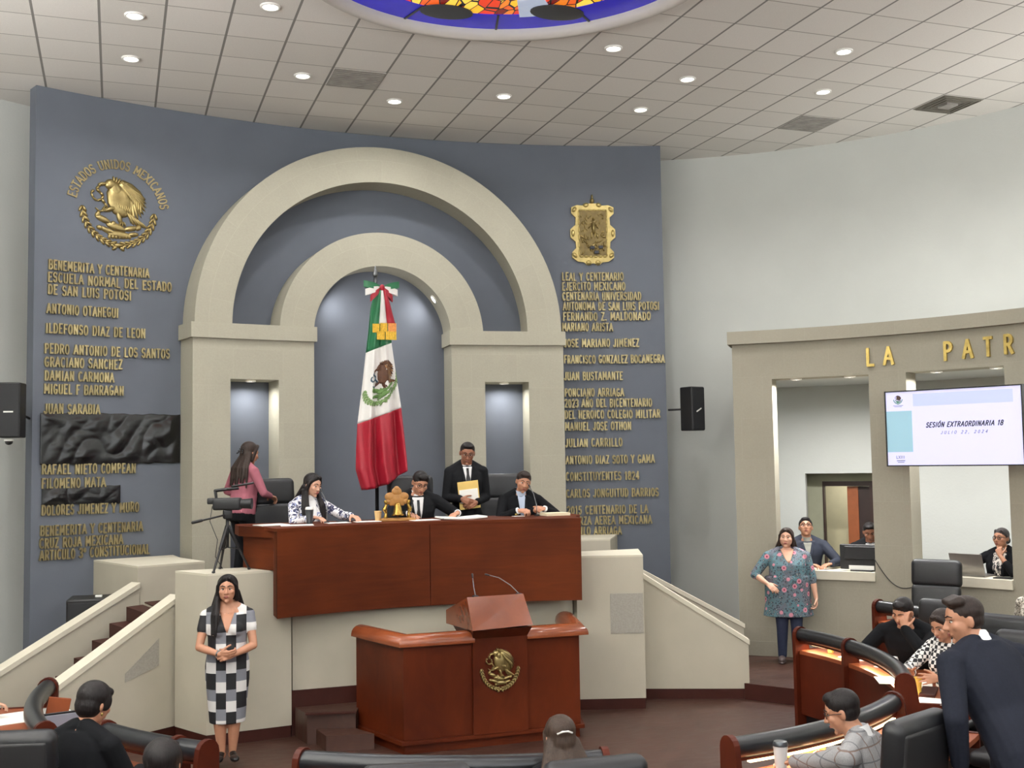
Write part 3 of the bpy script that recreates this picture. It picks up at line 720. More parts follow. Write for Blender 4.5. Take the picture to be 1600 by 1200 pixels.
GL['Ñ'] = (GL['N'][0], GL['N'][1] + [[(.16, 1.18), (.27, 1.26), (.36, 1.18), (.47, 1.26)]], GL['N'][2])
GL['Ó'] = (GL['O'][0], GL['O'][1] + [[(.27, 1.12), (.4, 1.28)]], [])
def lettering(mb, text, x0, y0, h, place, width=None, t=.15, d0=0.0, d1=0.012, serif=True, gap=.16, shear=0.0, mi=0, seed=None):
    """raised strokes; x0, y0 = left end and baseline; width = fitted overall length"""
    adv = [GL[c][0] + gap for c in text]; tot = sum(adv) - gap
    kx = h if width is None else width / tot
    x = 0.0
    rnd = random.Random(seed) if seed is not None else None
    for c, a in zip(text, adv):
        w, strokes, ser = GL[c]
        jy = rnd.uniform(-.03, .03) if rnd else 0
        def P(px, py): return (x0 + (x + px + shear * py) * kx, y0 + (py + jy) * h)
        def bar(p, q, th, ext):
            p = Vector(P(*p)); q = Vector(P(*q)); d = q - p
            if d.length < 1e-7: return
            d.normalize(); n = Vector((-d.y, d.x)) * th * h / 2; e = d * ext * h
            mb.poly([tuple(p - e - n), tuple(q + e - n), tuple(q + e + n), tuple(p - e + n)], place, d0, d1, mi)
        for s in strokes:
            for i in range(len(s) - 1): bar(s[i], s[i + 1], t, t * 0.32)
        if serif:
            for sx, sy in ser:
                yy = sy + (t * .2 if sy < .5 else -t * .2)
                bar((sx - .13, yy), (sx + .13, yy), t * .7, 0)
        x += a
    return mb
# ------------------------------------------------------------------ gold inscriptions on the blue wall
wl = lambda s_, z, h: cylp(math.degrees(s_ / BR), z, BR - h)
LH = 0.104
INS = [
 ([('BENEMERITA Y CENTENARIA', -22.16, -16.19, 4.969), ('ESCUELA NORMAL DEL ESTADO', -22.19, -14.80, 4.825), ('DE SAN LUIS POTOSI', -22.18, -17.28, 4.680)], 'three-line gold inscription directly below the round seal on the left of the blue wall'),
 ([('ANTONIO OTAHEGUI', -22.24, -18.05, 4.463)], 'single gold name just below the three-line inscription under the round seal'),
 ([('ILDEFONSO DIAZ DE LEON', -22.28, -16.41, 4.234)], 'gold name at left standing alone just above the close group of four names'),
 ([('PEDRO ANTONIO DE LOS SANTOS', -22.33, -14.90, 4.000)], 'longest gold name at left, top of the close group of four names'),
 ([('GRACIANO SANCHEZ', -22.32, -17.79, 3.848)], 'brightest gold name at left, second in the close group of four names'),
 ([('DAMIAN CARMONA', -22.31, -18.28, 3.689)], 'gold name at left, third in the close group of four names'),
 ([('MIGUEL F BARRAGAN', -22.33, -17.70, 3.538)], 'gold name at left with a middle initial F, last of the close group of four'),
 ([('JUAN SARABIA', -22.32, -19.10, 3.312)], 'short gold name touching the top edge of the large black sheet'),
 ([('RAFAEL NIETO COMPEAN', -22.40, -16.94, 2.619)], 'gold name right under the large black sheet on the left of the wall'),
 ([('FILOMENO MATA', -22.40, -18.73, 2.462)], 'short gold name right above the small black sheet'),
 ([('DOLORES JIMENEZ Y MURO', -22.39, -16.73, 2.158)], 'gold name right under the small black sheet'),
 ([('BENEMERITA Y CENTENARIA', -22.45, -16.49, 1.927), ('CRUZ ROJA MEXICANA', -22.48, -17.67, 1.787), ('ARTICULO 3o CONSTITUCIONAL', -22.47, -16.07, 1.655)], 'lowest three-line gold inscription at left, above the black floor loudspeaker'),
 ([('LEAL Y CENTENARIO', 12.03, 16.43, 5.180), ('EJERCITO MEXICANO', 12.02, 16.55, 5.042)], 'two-line gold inscription directly below the shield plaque, naming the army'),
 ([('CENTENARIA UNIVERSIDAD', 12.03, 17.66, 4.903), ('AUTONOMA DE SAN LUIS POTOSI', 12.06, 18.94, 4.762)], 'two-line gold inscription at right naming the university'),
 ([('FERNANDO Z. MALDONADO', 12.05, 18.31, 4.620)], 'gold name at right directly under the university inscription, with an initial in the middle'),
 ([('MARIANO ARISTA', 11.97, 15.59, 4.472)], 'short gold name at right, level with the pier cornice'),
 ([('JOSE MARIANO JIMENEZ', 12.08, 17.44, 4.248)], 'gold name at right, first standing alone below the pier cornice'),
 ([('FRANCISCO GONZALEZ BOCANEGRA', 12.06, 19.23, 4.021)], 'longest gold name at right, reaching the edge of the blue wall'),
 ([('JUAN BUSTAMANTE', 12.04, 16.22, 3.789)], 'gold name at right just below the longest name'),
 ([('PONCIANO ARRIAGA', 12.06, 16.28, 3.559)], 'gold name at right just above the inscription that starts with 2023'),
 ([('2023 AÑO DEL BICENTENARIO', 12.05, 18.25, 3.411), ('DEL HEROICO COLEGIO MILITAR', 12.03, 18.82, 3.254)], 'two-line gold inscription at right starting with 2023'),
 ([('MANUEL JOSE OTHON', 12.04, 16.74, 3.092)], 'gold name at right directly under the two lines that start with 2023'),
 ([('JULIAN CARRILLO', 12.04, 16.09, 2.865)], 'gold name at right beside the lower end of the wall loudspeaker'),
 ([('ANTONIO DIAZ SOTO Y GAMA', 12.04, 18.35, 2.629)], 'long gold name at right just above the inscription CONSTITUYENTES 1824'),
 ([('CONSTITUYENTES 1824', 12.04, 17.22, 2.402)], 'gold inscription reading CONSTITUYENTES 1824'),
 ([('CARLOS JONGUITUD BARRIOS', 12.03, 18.57, 2.169)], 'gold name at right just below the inscription CONSTITUYENTES 1824'),
 ([('2015 CENTENARIO DE LA', 12.08, 17.80, 1.940), ('FUERZA AEREA MEXICANA', 12.07, 18.05, 1.794)], 'two-line gold inscription at right starting with 2015, partly behind the bench'),
 ([('CAMILO ARRIAGA', 12.06, 15.89, 1.651)], 'lowest gold name at right, partly behind the wooden bench'),
]
for n_, (lines, lb) in enumerate(INS):
    mb = MB()
    for k, (tx, t0, t1, z) in enumerate(lines): lettering(mb, tx, math.radians(t0) * BR, z - LH / 2, LH, wl, width=math.radians(t1 - t0) * BR, t=.17, d0=-0.002, d1=0.028, seed=n_ * 7 + k)
    tag(mb.build('wall_inscription', LETTER), lb, 'inscription', 'gold names on the blue wall')
sl = lambda s_, z, h: cylp(math.degrees(s_ / SR), z, SR - h, SX, SY)
for ch, t, z, lb in (('L', 53.6, 3.814, 'gold letter L, first of the letters above the openings'), ('A', 55.78, 3.815, 'gold letter A right after the L, above the stone pier'), ('P', 62.67, 3.817, 'gold letter P above the left lamp of the screen opening'),
                     ('A', 64.94, 3.826, 'gold letter A between the P and the T'), ('T', 67.25, 3.83, 'gold letter T above the television'), ('R', 69.55, 3.838, 'gold letter R at the right edge of the photo'),
                     ('I', 71.8, 3.84, None), ('A', 74.0, 3.84, None)):
    mb = MB(); w = GL[ch][0] * .18
    lettering(mb, ch, math.radians(t) * SR - w / 2, z - .1, .2, sl, width=w, t=.17, d0=-0.001, d1=0.03, serif=False)
    o = tag(mb.build('metal_letter', GOLD), lb or 'gold letter %s further along the screen wall, outside the photo' % ch, 'letter', 'gold letters on the stone screen wall')
# ------------------------------------------------------------------ national emblem in relief (used on the wall, the lectern, the flag and the screen)
def blob(mb, place, x, y, lx, ly, ang, h, mi=0, nu=10, nv=6):
    a = math.radians(ang); ca, sa = math.cos(a), math.sin(a)
    t = MB(); t.ell((0, 0, 0), (lx, ly, 1.0), nu=nu, nv=nv)
    mb.add([place(x + ca * p.x - sa * p.y, y + sa * p.x + ca * p.y, h * p.z) for p in t.v], t.f, mi)
def worm(mb, place, pts, r0, r1, h, mi=0):
    n = len(pts)
    for i in range(n - 1):
        p = Vector(pts[i]); q = Vector(pts[i + 1]); d = q - p; r = r0 + (r1 - r0) * i / (n - 1)
        blob(mb, place, (p.x + q.x) / 2, (p.y + q.y) / 2, d.length * .68, r, math.degrees(math.atan2(d.y, d.x)), h * (r / r0) ** .5, mi, 8, 5)
def eagle(place, h):
    # material slot 1 of the eagle holds the wing and tail feathers
    """four meshes: eagle, snake, cactus, wreath; unit square -1..1, relief height h"""
    E, S, K, W = MB(), MB(), MB(), MB()
    blob(E, place, .02, .28, .34, .50, 18, h)                        # breast
    blob(E, place, -.22, .70, .17, .15, 20, h * 1.15)                # head
    blob(E, place, -.08, .58, .17, .26, 30, h * 1.05)                # neck
    blob(E, place, -.44, .68, .13, .055, 12, h); blob(E, place, -.53, .63, .05, .035, -60, h)   # beak
    for k in range(6): blob(E, place, -.14 + .07 * k, .84 - .015 * k, .10, .035, 100 - 16 * k, h * .8)
    blob(E, place, .34, .52, .46, .24, -38, h * .8)                  # wing root
    for k in range(9):
        t = k / 8.0; blob(E, place, .38 + .34 * t - .05 * k * t, .62 - .50 * t, .44 + .05 * math.sin(3 * t), .052, -32 - 56 * t, h * (.85 - .03 * k), k % 2)
    for k in range(8): blob(E, place, .20 + .055 * k, .52 - .055 * k, .20, .04, -60 - 4 * k, h * 1.02, (k + 1) % 2)
    for k in range(6): blob(E, place, -.02 + .06 * k, .14 - .02 * k, .17, .038, -70, h * 1.05)
    for k in range(5): blob(E, place, .30 + .075 * k, -.14 - .035 * k, .26, .042, -62 + 7 * k, h * .75, k % 2)    # tail
    for lx, ly, a in ((.02, -.2, -70), (-.22, .02, 205)): blob(E, place, lx, ly, .20, .07, a, h * .95)      # legs
    for k in range(3): blob(E, place, -.40, -.06 + .05 * k, .09, .026, 190 + 22 * k, h); blob(E, place, .04 + .06 * k, -.36, .08, .026, -110 + 22 * k, h)
    worm(S, place, [(-.54, .60), (-.60, .52), (-.50, .44), (-.42, .36), (-.46, .26), (-.58, .20), (-.68, .26), (-.74, .38), (-.70, .48), (-.66, .44)], .045, .03, h * .9)
    worm(S, place, [(-.46, .26), (-.38, .16), (-.30, .06), (-.38, -.04), (-.52, -.08), (-.62, .0)], .045, .02, h * .9)
    for x, y, lx, ly, a in ((-.06, -.46, .30, .11, -14), (-.42, -.28, .24, .09, -22), (-.56, -.16, .10, .07, 60), (.34, -.46, .22, .08, 14), (.54, -.42, .10, .07, 40), (-.28, -.58, .26, .08, -20), (-.50, -.52, .10, .07, 160),
                            (.02, -.66, .34, .11, -3), (.40, -.62, .16, .07, 10), (-.14, -.38, .09, .08, 80)): blob(K, place, x, y, lx, ly, a, h * .8)
    for k in range(7): blob(K, place, -.24 + .09 * k, -.74 + .008 * k, .07, .05, 90 + 5 * k, h * .7)
    for sgn in (-1, 1):
        for k in range(10):
            a = math.radians(270 + sgn * (8 + 8.6 * k)); R = .97; x, y = R * math.cos(a), R * math.sin(a) + .02
            for o in (-1, 1): blob(W, place, x * (1 + .055 * o), y * (1 + .055 * o), .105, .04, math.degrees(a) + 90 * sgn + 26 * o * sgn, h * .7, nu=8, nv=5)
        worm(W, place, [(.97 * math.cos(math.radians(270 + sgn * 9.5 * k)), .97 * math.sin(math.radians(270 + sgn * 9.5 * k)) + .02) for k in range(10)], .025, .015, h * .6)
    blob(W, place, 0, -.96, .12, .07, 0, h); blob(W, place, -.1, -1.04, .09, .05, 40, h * .8); blob(W, place, .1, -1.04, .09, .05, -40, h * .8)
    return E, S, K, W
# round seal on the wall
sc = cylp(-18.05, 5.70, BR)
seal = thing('wall_seal', 'gold eagle seal with a wreath and ESTADOS UNIDOS MEXICANOS lettered round it', 'seal', sc)
KD = 180 / PI / BR
def sealp(x, y, h): return cylp(-18.05 + x * .44 * KD, 5.70 + y * .44, BR - h)
for m_, nm in zip(eagle(sealp, .035), ('eagle', 'snake', 'cactus', 'wreath')): m_.build(nm, BRONZE, seal, smooth=True, world=True)
def ringtext(text, a0, a1, R, place, h, mb):
    n = len(text)
    adv = [GL[c][0] + .2 for c in text]; tot = sum(adv); x = 0
    for c, ad in zip(text, adv):
        a = math.radians(a0 + (a1 - a0) * (x + ad / 2) / tot)
        def pl(u, v, d, a=a):
            r = R + v; return place(r * math.cos(a) + u * math.sin(a), r * math.sin(a) - u * math.cos(a), d)
        lettering(mb, c, -GL[c][0] * h * .5, -h / 2, h, pl, t=.16, d0=-.001, d1=.014, serif=True)
        x += ad
mb = MB(); ringtext('ESTADOS UNIDOS MEXICANOS', 170, 8, 1.27, sealp, .23, mb); mb.build('lettering', LETTER, seal, world=True)
# shield plaque
SHB = mat('plaque_bronze', (196, 176, 116), .3, .8, var=.2, scale=14); SHD = mat('plaque_dark_bronze', (112, 96, 58), .45, .6, var=.35, scale=22)
sh = thing('shield_plaque', 'gold relief plaque with a scrolled frame on the right of the blue wall', 'plaque', cylp(14.3, 5.79, BR))
def shp(x, y, h): return cylp(14.3 + x * .30 * KD, 5.79 + y * .40, BR - h)
frame = []
def scroll(pts): frame.extend(pts)
mb = MB()
out = [(-.72, -1.0), (-.45, -1.02), (-.3, -1.1), (0, -1.06), (.3, -1.1), (.45, -1.02), (.72, -1.0), (.98, -.86), (.98, -.66), (.80, -.52), (.82, -.3), (1.06, -.14), (1.06, .14), (.82, .3), (.80, .56), (1.0, .70), (1.0, .92), (.74, 1.0), (.4, .98), (.2, 1.06),
       (-.2, 1.06), (-.4, .98), (-.74, 1.0), (-1.0, .92), (-1.0, .70), (-.80, .56), (-.82, .3), (-1.06, .14), (-1.06, -.14), (-.82, -.3), (-.80, -.52), (-.98, -.66), (-.98, -.86)]
ins = [(-.64, -.80), (.64, -.80), (.64, .80), (-.64, .80)]
mb.sheet([(0, 0)] + out, [(0, 1 + i, 1 + (i + 1) % len(out)) for i in range(len(out))], shp, 0.0, .03)
mb.build('backplate', SHB, sh, world=True)
mb = MB(); mb.poly(ins, shp, .025, .036); mb.build('field', SHD, sh, world=True, label='darker relief field')
mb = MB()
for x, y, a in ((-.86, .84, 30), (.86, .84, -30), (-.86, -.78, -30), (.86, -.78, 30), (-.94, .0, 90), (.94, .0, 90), (-.3, 1.0, 10), (.3, 1.0, -10), (-.22, -1.03, 0), (.22, -1.03, 0)): blob(mb, shp, x, y, .16, .10, a, .055)
for (x0, y0), (x1, y1) in (((-.66, -.82), (.66, -.82)), ((.66, -.82), (.66, .82)), ((.66, .82), (-.66, .82)), ((-.66, .82), (-.66, -.82))): worm(mb, shp, [(x0 + (x1 - x0) * k / 6, y0 + (y1 - y0) * k / 6) for k in range(7)], .06, .06, .05)
mb.build('scroll_frame', SHB, sh, smooth=True, world=True)
mb = MB(); blob(mb, shp, 0, 1.16, .10, .12, 0, .05); blob(mb, shp, 0, 1.3, .05, .10, 0, .03); mb.build('finial', BRONZE, sh, smooth=True, world=True)
mb = MB()
rnd = random.Random(3)
for k in range(44): blob(mb, shp, rnd.uniform(-.55, .55), rnd.uniform(-.7, -.05), rnd.uniform(.05, .15), rnd.uniform(.03, .07), rnd.uniform(0, 180), .062)
for k in range(34): blob(mb, shp, rnd.uniform(-.58, .58), rnd.uniform(.0, .7), rnd.uniform(.05, .12), rnd.uniform(.02, .05), rnd.uniform(0, 180), .055)
blob(mb, shp, .02, .18, .10, .26, 4, .09); blob(mb, shp, .03, .50, .07, .075, 0, .09); blob(mb, shp, -.06, -.06, .05, .18, 8, .055); blob(mb, shp, .1, -.06, .05, .18, -8, .055); blob(mb, shp, -.14, .26, .05, .16, -40, .075); blob(mb, shp, .18, .26, .05, .16, 40, .075)
mb.build('relief', BRONZE, sh, smooth=True, world=True)
for x, y in ((-.06, -.52), (.34, -.50), (.14, -.68)):
    mb = MB(); mb.poly([(x - .1, y - .05), (x + .1, y - .05), (x + .1, y + .05), (x - .1, y + .05)], shp, .03, .075); mb.build('ingot', DARKG, sh, world=True, label='dark ingot')
# ------------------------------------------------------------------ black plastic sheets taped over names
BAG = mat('black_polythene', (15, 15, 17), 0.26, var=0.2, scale=4, spec=0.6, bump=.12, bscale=10)
def bag(t0, t1, z0, z1, label, seed):
    nx, nz = 110, 44; v2 = []; q = []
    for j in range(nz + 1):
        for i in range(nx + 1): v2.append((t0 + (t1 - t0) * i / nx, z0 + (z1 - z0) * j / nz))
    for j in range(nz):
        for i in range(nx): a = j * (nx + 1) + i; q.append((a, a + 1, a + nx + 2, a + nx + 1))
    mb = MB(); mb.sheet(v2, q, lambda t, z, h: cylp(t, z, BR - h), .019, .022)
    k = (nx + 1) * (nz + 1)
    for i in range(k):
        t, z = v2[i]; e = min(1, min((t - t0) / .6, (t1 - t) / .6, (z - z0) / .08, (z1 - z) / .08))
        p = Vector((t * .55 + seed, z * 2.4 - t * .3, 0)); f = (abs(mnoise.noise(p * 1.3)) * .034 + abs(mnoise.noise(p * 3.1 + Vector((p.y * 2, 0, 3)))) * .009) * max(0, e)
        c = cylp(t, z, 1.0) - cylp(0, z, 0); c = Vector((c.x, c.y, 0)); d = Vector((BX, BY, 0)) - Vector((mb.v[i].x, mb.v[i].y, 0)); d.normalize()
        mb.v[i] += d * f; mb.v[i + k] += d * f
        mb.v[i].z += mnoise.noise(p * 3) * .012 * (1 if e < .2 else 0); mb.v[i + k].z = mb.v[i].z
    return tag(mb.build('plastic_sheet', BAG, smooth=True), label, 'plastic sheet', 'black plastic sheets over names')
bag(-22.53, -14.22, 2.672, 3.262, 'large crumpled black plastic sheet covering names on the left of the blue wall', 1)
bag(-22.40, -17.84, 2.212, 2.418, 'small crumpled black plastic sheet lower on the left of the blue wall', 9)
# ------------------------------------------------------------------ loudspeakers
def wallspeaker(c, rz, label, armto):
    t = thing('loudspeaker', label, 'loudspeaker', c, rz, group='wall loudspeakers')
    mb = MB(); mb.rbox((0, 0.12, 0), (.235, .24, .60), .015); mb.build('cabinet', BLACKP, t)
    mb = MB(); mb.rbox((0, -.004, 0), (.215, .012, .575), .005); mb.build('grille', mat('speaker_grille', (30, 31, 34), 0.65, bump=.3, bscale=300), t)
    mb = MB(); mb.box((.0, -.012, -.02), (.10, .004, .016), Matrix.Rotation(-.5, 3, 'Y') if c[0] > 0 else None); mb.build('name_badge', WHITEP, t)
    mb = MB(); a = t.matrix_basis.inverted() @ Vector(armto); mb.tube([(0, .2, 0), a], .014, 8); mb.build('bracket_arm', BLACKP, t)
    return t
wallspeaker((7.50, 13.62, 3.305), .25, 'black loudspeaker on an arm at the right edge of the blue wall', (7.27, 14.06, 3.305))
wallspeaker((-1.10, 13.25, 3.27), -.2, 'black loudspeaker at the left edge of the photo beside the blue wall', (-.93, 13.82, 3.2))
t = thing('dome_camera', 'small dark dome camera right under the left wall loudspeaker', 'camera', (-1.10, 13.35, 2.955))
mb = MB(); mb.lathe([(.0, .0), (.05, .0), (.05, -.02), (.0, -.02)], n=20, caps=False); mb.build('mount', WHITEP, t, smooth=False)
mb = MB(); mb.lathe([(.042, -.02), (.038, -.045), (.02, -.058), (.0005, -.062)], n=20, caps=False); mb.build('dome', BLACKP, t, smooth=True)
t = thing('floor_loudspeaker', 'black floor loudspeaker behind the left stair wall', 'loudspeaker', (-.22, 13.10, 0), -.1)
mb = MB(); mb.rbox((0, 0, .62), (.50, .42, 1.24), .02); mb.build('cabinet', BLACKP, t)
mb = MB(); mb.rbox((0, -.215, .64), (.46, .012, 1.12), .005); mb.build('grille', MATS['speaker_grille'], t)
mb = MB(); mb.rbox((.06, -.05, 1.25), (.07, .05, .02), .004); mb.build('label_tag', WHITEP, t)
# ------------------------------------------------------------------ flag on its pole
FRED = mat('flag_red', (158, 12, 38), 0.5, var=0.05, scale=4, sheen=.05)
FGREEN = mat('flag_green', (18, 104, 62), 0.45, var=0.05, scale=4, sheen=.1)
FWHITE = mat('flag_white', (232, 230, 226), 0.55, var=0.02, scale=4, sheen=.3)
FGOLD = mat('gold_fringe', (232, 190, 60), 0.5, 0.0, var=0.25, scale=60); FORA = mat('orange_fringe', (236, 160, 84), .5, 0, var=.2, scale=60)
FY = 12.60
fl = thing('flag', 'large green, white and red flag hanging in folds from a pole inside the arch', 'flag', (2.80, FY, DAIS_Z + .012))
LV = [(0, 2.79, 4.62, 2.87, 4.62), (.12, 2.735, 4.40, 2.94, 4.42), (.22, 2.712, 4.15, 2.985, 4.20), (.30, 2.68, 3.89, 2.98, 4.01), (.46, 2.635, 3.50, 3.03, 3.63), (.62, 2.58, 3.08, 3.08, 3.26), (.80, 2.565, 2.80, 3.11, 2.90), (.93, 2.56, 2.56, 3.13, 2.66), (1.0, 2.625, 2.33, 3.135, 2.54)]
def flagpt(u, v):
    for i in range(len(LV) - 1):
        if v <= LV[i + 1][0] + 1e-9:
            k = (v - LV[i][0]) / (LV[i + 1][0] - LV[i][0]); a = [LV[i][j] + (LV[i + 1][j] - LV[i][j]) * k for j in range(1, 5)]; break
    x = a[0] + (a[2] - a[0]) * u; z = a[1] + (a[3] - a[1]) * u
    if v > .93: z -= .05 * math.sin(PI * u) * (v - .93) / .07
    w = (a[2] - a[0])
    y = FY - .02 + .045 * math.sin(u * 15 + v * 2.2) * (.35 + .9 * v) * min(1, w / .3) + .03 * math.sin(u * 27 - v * 3) * v - .10 * math.sin(PI * u) * (1 - .4 * v)
    if .3 < v < .62: pass
    return Vector((x, y, z))
NU, NV = 64, 100
for nm, m_, v0, v1 in (('green_band', FGREEN, 0, .30), ('white_band', FWHITE, .30, .62), ('red_band', FRED, .62, 1.0)):
    mb = MB(); nv = max(4, int(NV * (v1 - v0))); P = []; F = []
    for side in (0, .006):
        for j in range(nv + 1):
            for i in range(NU + 1): P.append(flagpt(i / NU, v0 + (v1 - v0) * j / nv) + Vector((0, side, 0)))
    o = (NU + 1) * (nv + 1)
    for j in range(nv):
        for i in range(NU):
            a = j * (NU + 1) + i; F.append((a, a + 1, a + NU + 2, a + NU + 1)); F.append((a + o, a + NU + 1 + o, a + NU + 2 + o, a + 1 + o))
    for i in range(NU): F.append((i, i + o, i + 1 + o, i + 1)); b = nv * (NU + 1) + i; F.append((b, b + 1, b + 1 + o, b + o))
    for j in range(nv): a = j * (NU + 1); F.append((a, a + NU + 1, a + NU + 1 + o, a + o)); a += NU; F.append((a, a + o, a + NU + 1 + o, a + NU + 1))
    mb.add(P, F); mb.build(nm, m_, fl, smooth=True, world=True)
def flagemb(x, y, h):
    u = .56 + x * .60; v = .460 - (y * .122) - .03 * x
    p = flagpt(max(.0, min(1, u)), v); return p + Vector((0, -h - .006, 0))
FE = [mat('emblem_brown', (84, 50, 28), .6, var=.25, scale=30), mat('emblem_pale_feather', (150, 112, 70), .6, var=.2, scale=30)]; FS = mat('emblem_teal', (46, 74, 92), .6); FK = mat('emblem_green', (96, 132, 70), .6, var=.25, scale=30); FW = mat('emblem_leaf', (120, 150, 92), .6, var=.3, scale=40)
for m_, nm, mm in zip(eagle(lambda x, y, h: flagemb(x * .82, y * .82, h * .5), .014), ('eagle', 'snake', 'cactus', 'wreath'), (FE, FS, FK, FW)): m_.build(nm, mm, fl, smooth=True, world=True)
mb = MB(); mb.tube([(2.83, FY + .14, DAIS_Z + .03), (2.83, FY + .14, 4.80)], .022, 12); mb.build('pole', BLACKP, fl, world=True, smooth=True)
mb = MB(); mb.lathe([(.17, .012), (.17, .03), (.06, .05), (.03, .09)], (2.83, FY + .14, DAIS_Z), 24); mb.build('pole_base', BLACKP, fl, world=True, smooth=False)
mb = MB(); mb.lathe([(.02, 0), (.035, .03), (.012, .10), (.001, .14)], (2.83, FY + .14, 4.79), 12); mb.build('spear_tip', STEEL, fl, world=True, smooth=True)
# ribbon with gold fringes and a bow
bow = thing('ribbon_bow', 'green, white and red ribbon bow with gold fringed tails at the top of the flag', 'ribbon', (2.83, FY - .14, 4.60))
def strip(x0t, x1t, x0b, x1b, zt, zb, yy, nm, m_):
    mb = MB(); n = 14; P = []; F = []
    for side in (0, .006):
        for j in range(n + 1):
            t = j / n; z = zt + (zb - zt) * t
            for i in range(5):
                u = i / 4; x = (x0t + (x1t - x0t) * u) * (1 - t) + (x0b + (x1b - x0b) * u) * t
                P.append(Vector((x, yy - .02 * math.sin(PI * u) - .015 * math.sin(t * 5) + side, z)))
    o = 5 * (n + 1)
    for j in range(n):
        for i in range(4): a = j * 5 + i; F.append((a, a + 1, a + 6, a + 5)); F.append((a + o, a + 5 + o, a + 6 + o, a + 1 + o))
    for j in range(n): a = j * 5; F.append((a, a + 5, a + 5 + o, a + o)); a += 4; F.append((a, a + o, a + 5 + o, a + 5))
    for i in range(4): F.append((i, i + o, i + 1 + o, i + 1)); b = n * 5 + i; F.append((b, b + 1, b + 1 + o, b + o))
    mb.add(P, F); return mb.build(nm, m_, bow, smooth=True, world=True)
yb = FY - .17
strip(2.80, 2.825, 2.725, 2.81, 4.60, 4.19, yb, 'green_tail', FGREEN)
strip(2.82, 2.85, 2.80, 2.90, 4.60, 4.21, yb - .006, 'white_tail', FWHITE)
strip(2.845, 2.875, 2.895, 2.99, 4.60, 4.21, yb - .012, 'red_tail', FRED)
for x0, x1, z in ((2.72, 2.80, 4.20), (2.81, 2.89, 4.21), (2.90, 2.995, 4.21), (2.77, 2.86, 4.12), (2.87, 2.995, 4.12)):
    mb = MB(); n = 9
    for k in range(n): mb.rbox((x0 + (x1 - x0) * (k + .5) / n, yb - .02 + .004 * (k % 2), z - .045), ((x1 - x0) / n * .96, .012, .10), .002, seg=1)
    mb.build('gold_fringe', FGOLD if x0 != 2.90 else FORA, bow, world=True)
for sx in (-1, 1):
    for k, (m_, dz, nm) in enumerate(((FGREEN, .03, 'green_loop'), (FWHITE, .0, 'white_loop'), (FRED, -.035, 'red_loop'))):
        a = math.radians(12 - 28 * k); L = .21 - .015 * k; mb = MB(); P = []
        for j in range(13):
            t = 2 * PI * j / 12; r = L * .5 * (1 - math.cos(t)); w = .052 * math.sin(t)
            c = Vector((sx * r * math.cos(a) + 2.835, FY - .15 - .035 * math.sin(t), 4.62 + r * math.sin(a)))
            P.append([c + Vector((0, -.008, .036 * min(1, .25 + r / .1))), c + Vector((0, -.008, -.036 * min(1, .25 + r / .1))), c + Vector((0, .0, -.036 * min(1, .25 + r / .1))), c + Vector((0, .0, .036 * min(1, .25 + r / .1)))])
        mb.loft(P, True); mb.build(nm, m_, bow, smooth=True, angle=50, world=True)
mb = MB(); mb.ell((2.835, FY - .19, 4.62), (.03, .025, .035)); mb.build('knot', FRED, bow, smooth=True, world=True)
# ------------------------------------------------------------------ long wooden bench of the presidium
def benchfront(u): return 10.86 + .30 * (1 - (2 * u - 1) ** 2)
bench = thing('presidium_bench', 'long concave reddish wooden bench hanging across the dais front', 'bench', (3.0, 11.2, 1.18))
X0, X1 = 1.445, 4.565
DT = 2.03
for a, b in ((0, .505), (.507, 1.0)):
    n = 14; mb = MB(); top = []
    us = lin(a, b, n)
    fr = [(X0 + (X1 - X0) * u, benchfront(u)) for u in us]; bk = [(x, y + .045) for x, y in fr]
    v2 = fr + bk; q = [(i, i + 1, n + 2 + i, n + 1 + i) for i in range(n)]
    mb.sheet(v2, q, lambda x, y, h: Vector((x, y, h)), 1.185, DT - .03); mb.build('front_panel', WOODD, bench, world=True)
n = 28; us = lin(0, 1, n)
fr = [(X0 + (X1 - X0) * u, benchfront(u) - .008) for u in us]; bk = [(1.19 + (4.82 - 1.19) * u, 11.93) for u in us]
mb = MB(); mb.sheet(fr + bk, [(i, i + 1, n + 2 + i, n + 1 + i) for i in range(n)], lambda x, y, h: Vector((x, y, h)), DT - .03, DT); mb.build('top', WOODD, bench, world=True)
for sx, x0, x1 in ((1, X0, 1.21), (-1, X1, 4.80)):
    mb = MB(); y0 = 10.87
    mb.prism([(x0, y0), (x0, 11.13), (x0 + .02 * sx, 11.13), (x0 + .02 * sx, y0)], 1.185, DT - .03); mb.build('end_strip', WOODD, bench, world=True)
    mb = MB(); mb.prism([(x0, 11.10), (x1, 11.60), (x1 + .04 * sx, 11.62), (x0 + .05 * sx, 11.10)], 1.615, DT - .03); mb.build('wing_panel', WOODD, bench, world=True)
    mb = MB(); mb.prism([(x0, 11.05), (x1 - .05 * sx, 11.56), (x1 - .05 * sx, 11.93), (x1 + .02 * sx, 11.93), (x0 + .04 * sx, 11.2)], DT - .10, DT - .001); mb.build('wing_edge', WOODD, bench, world=True)
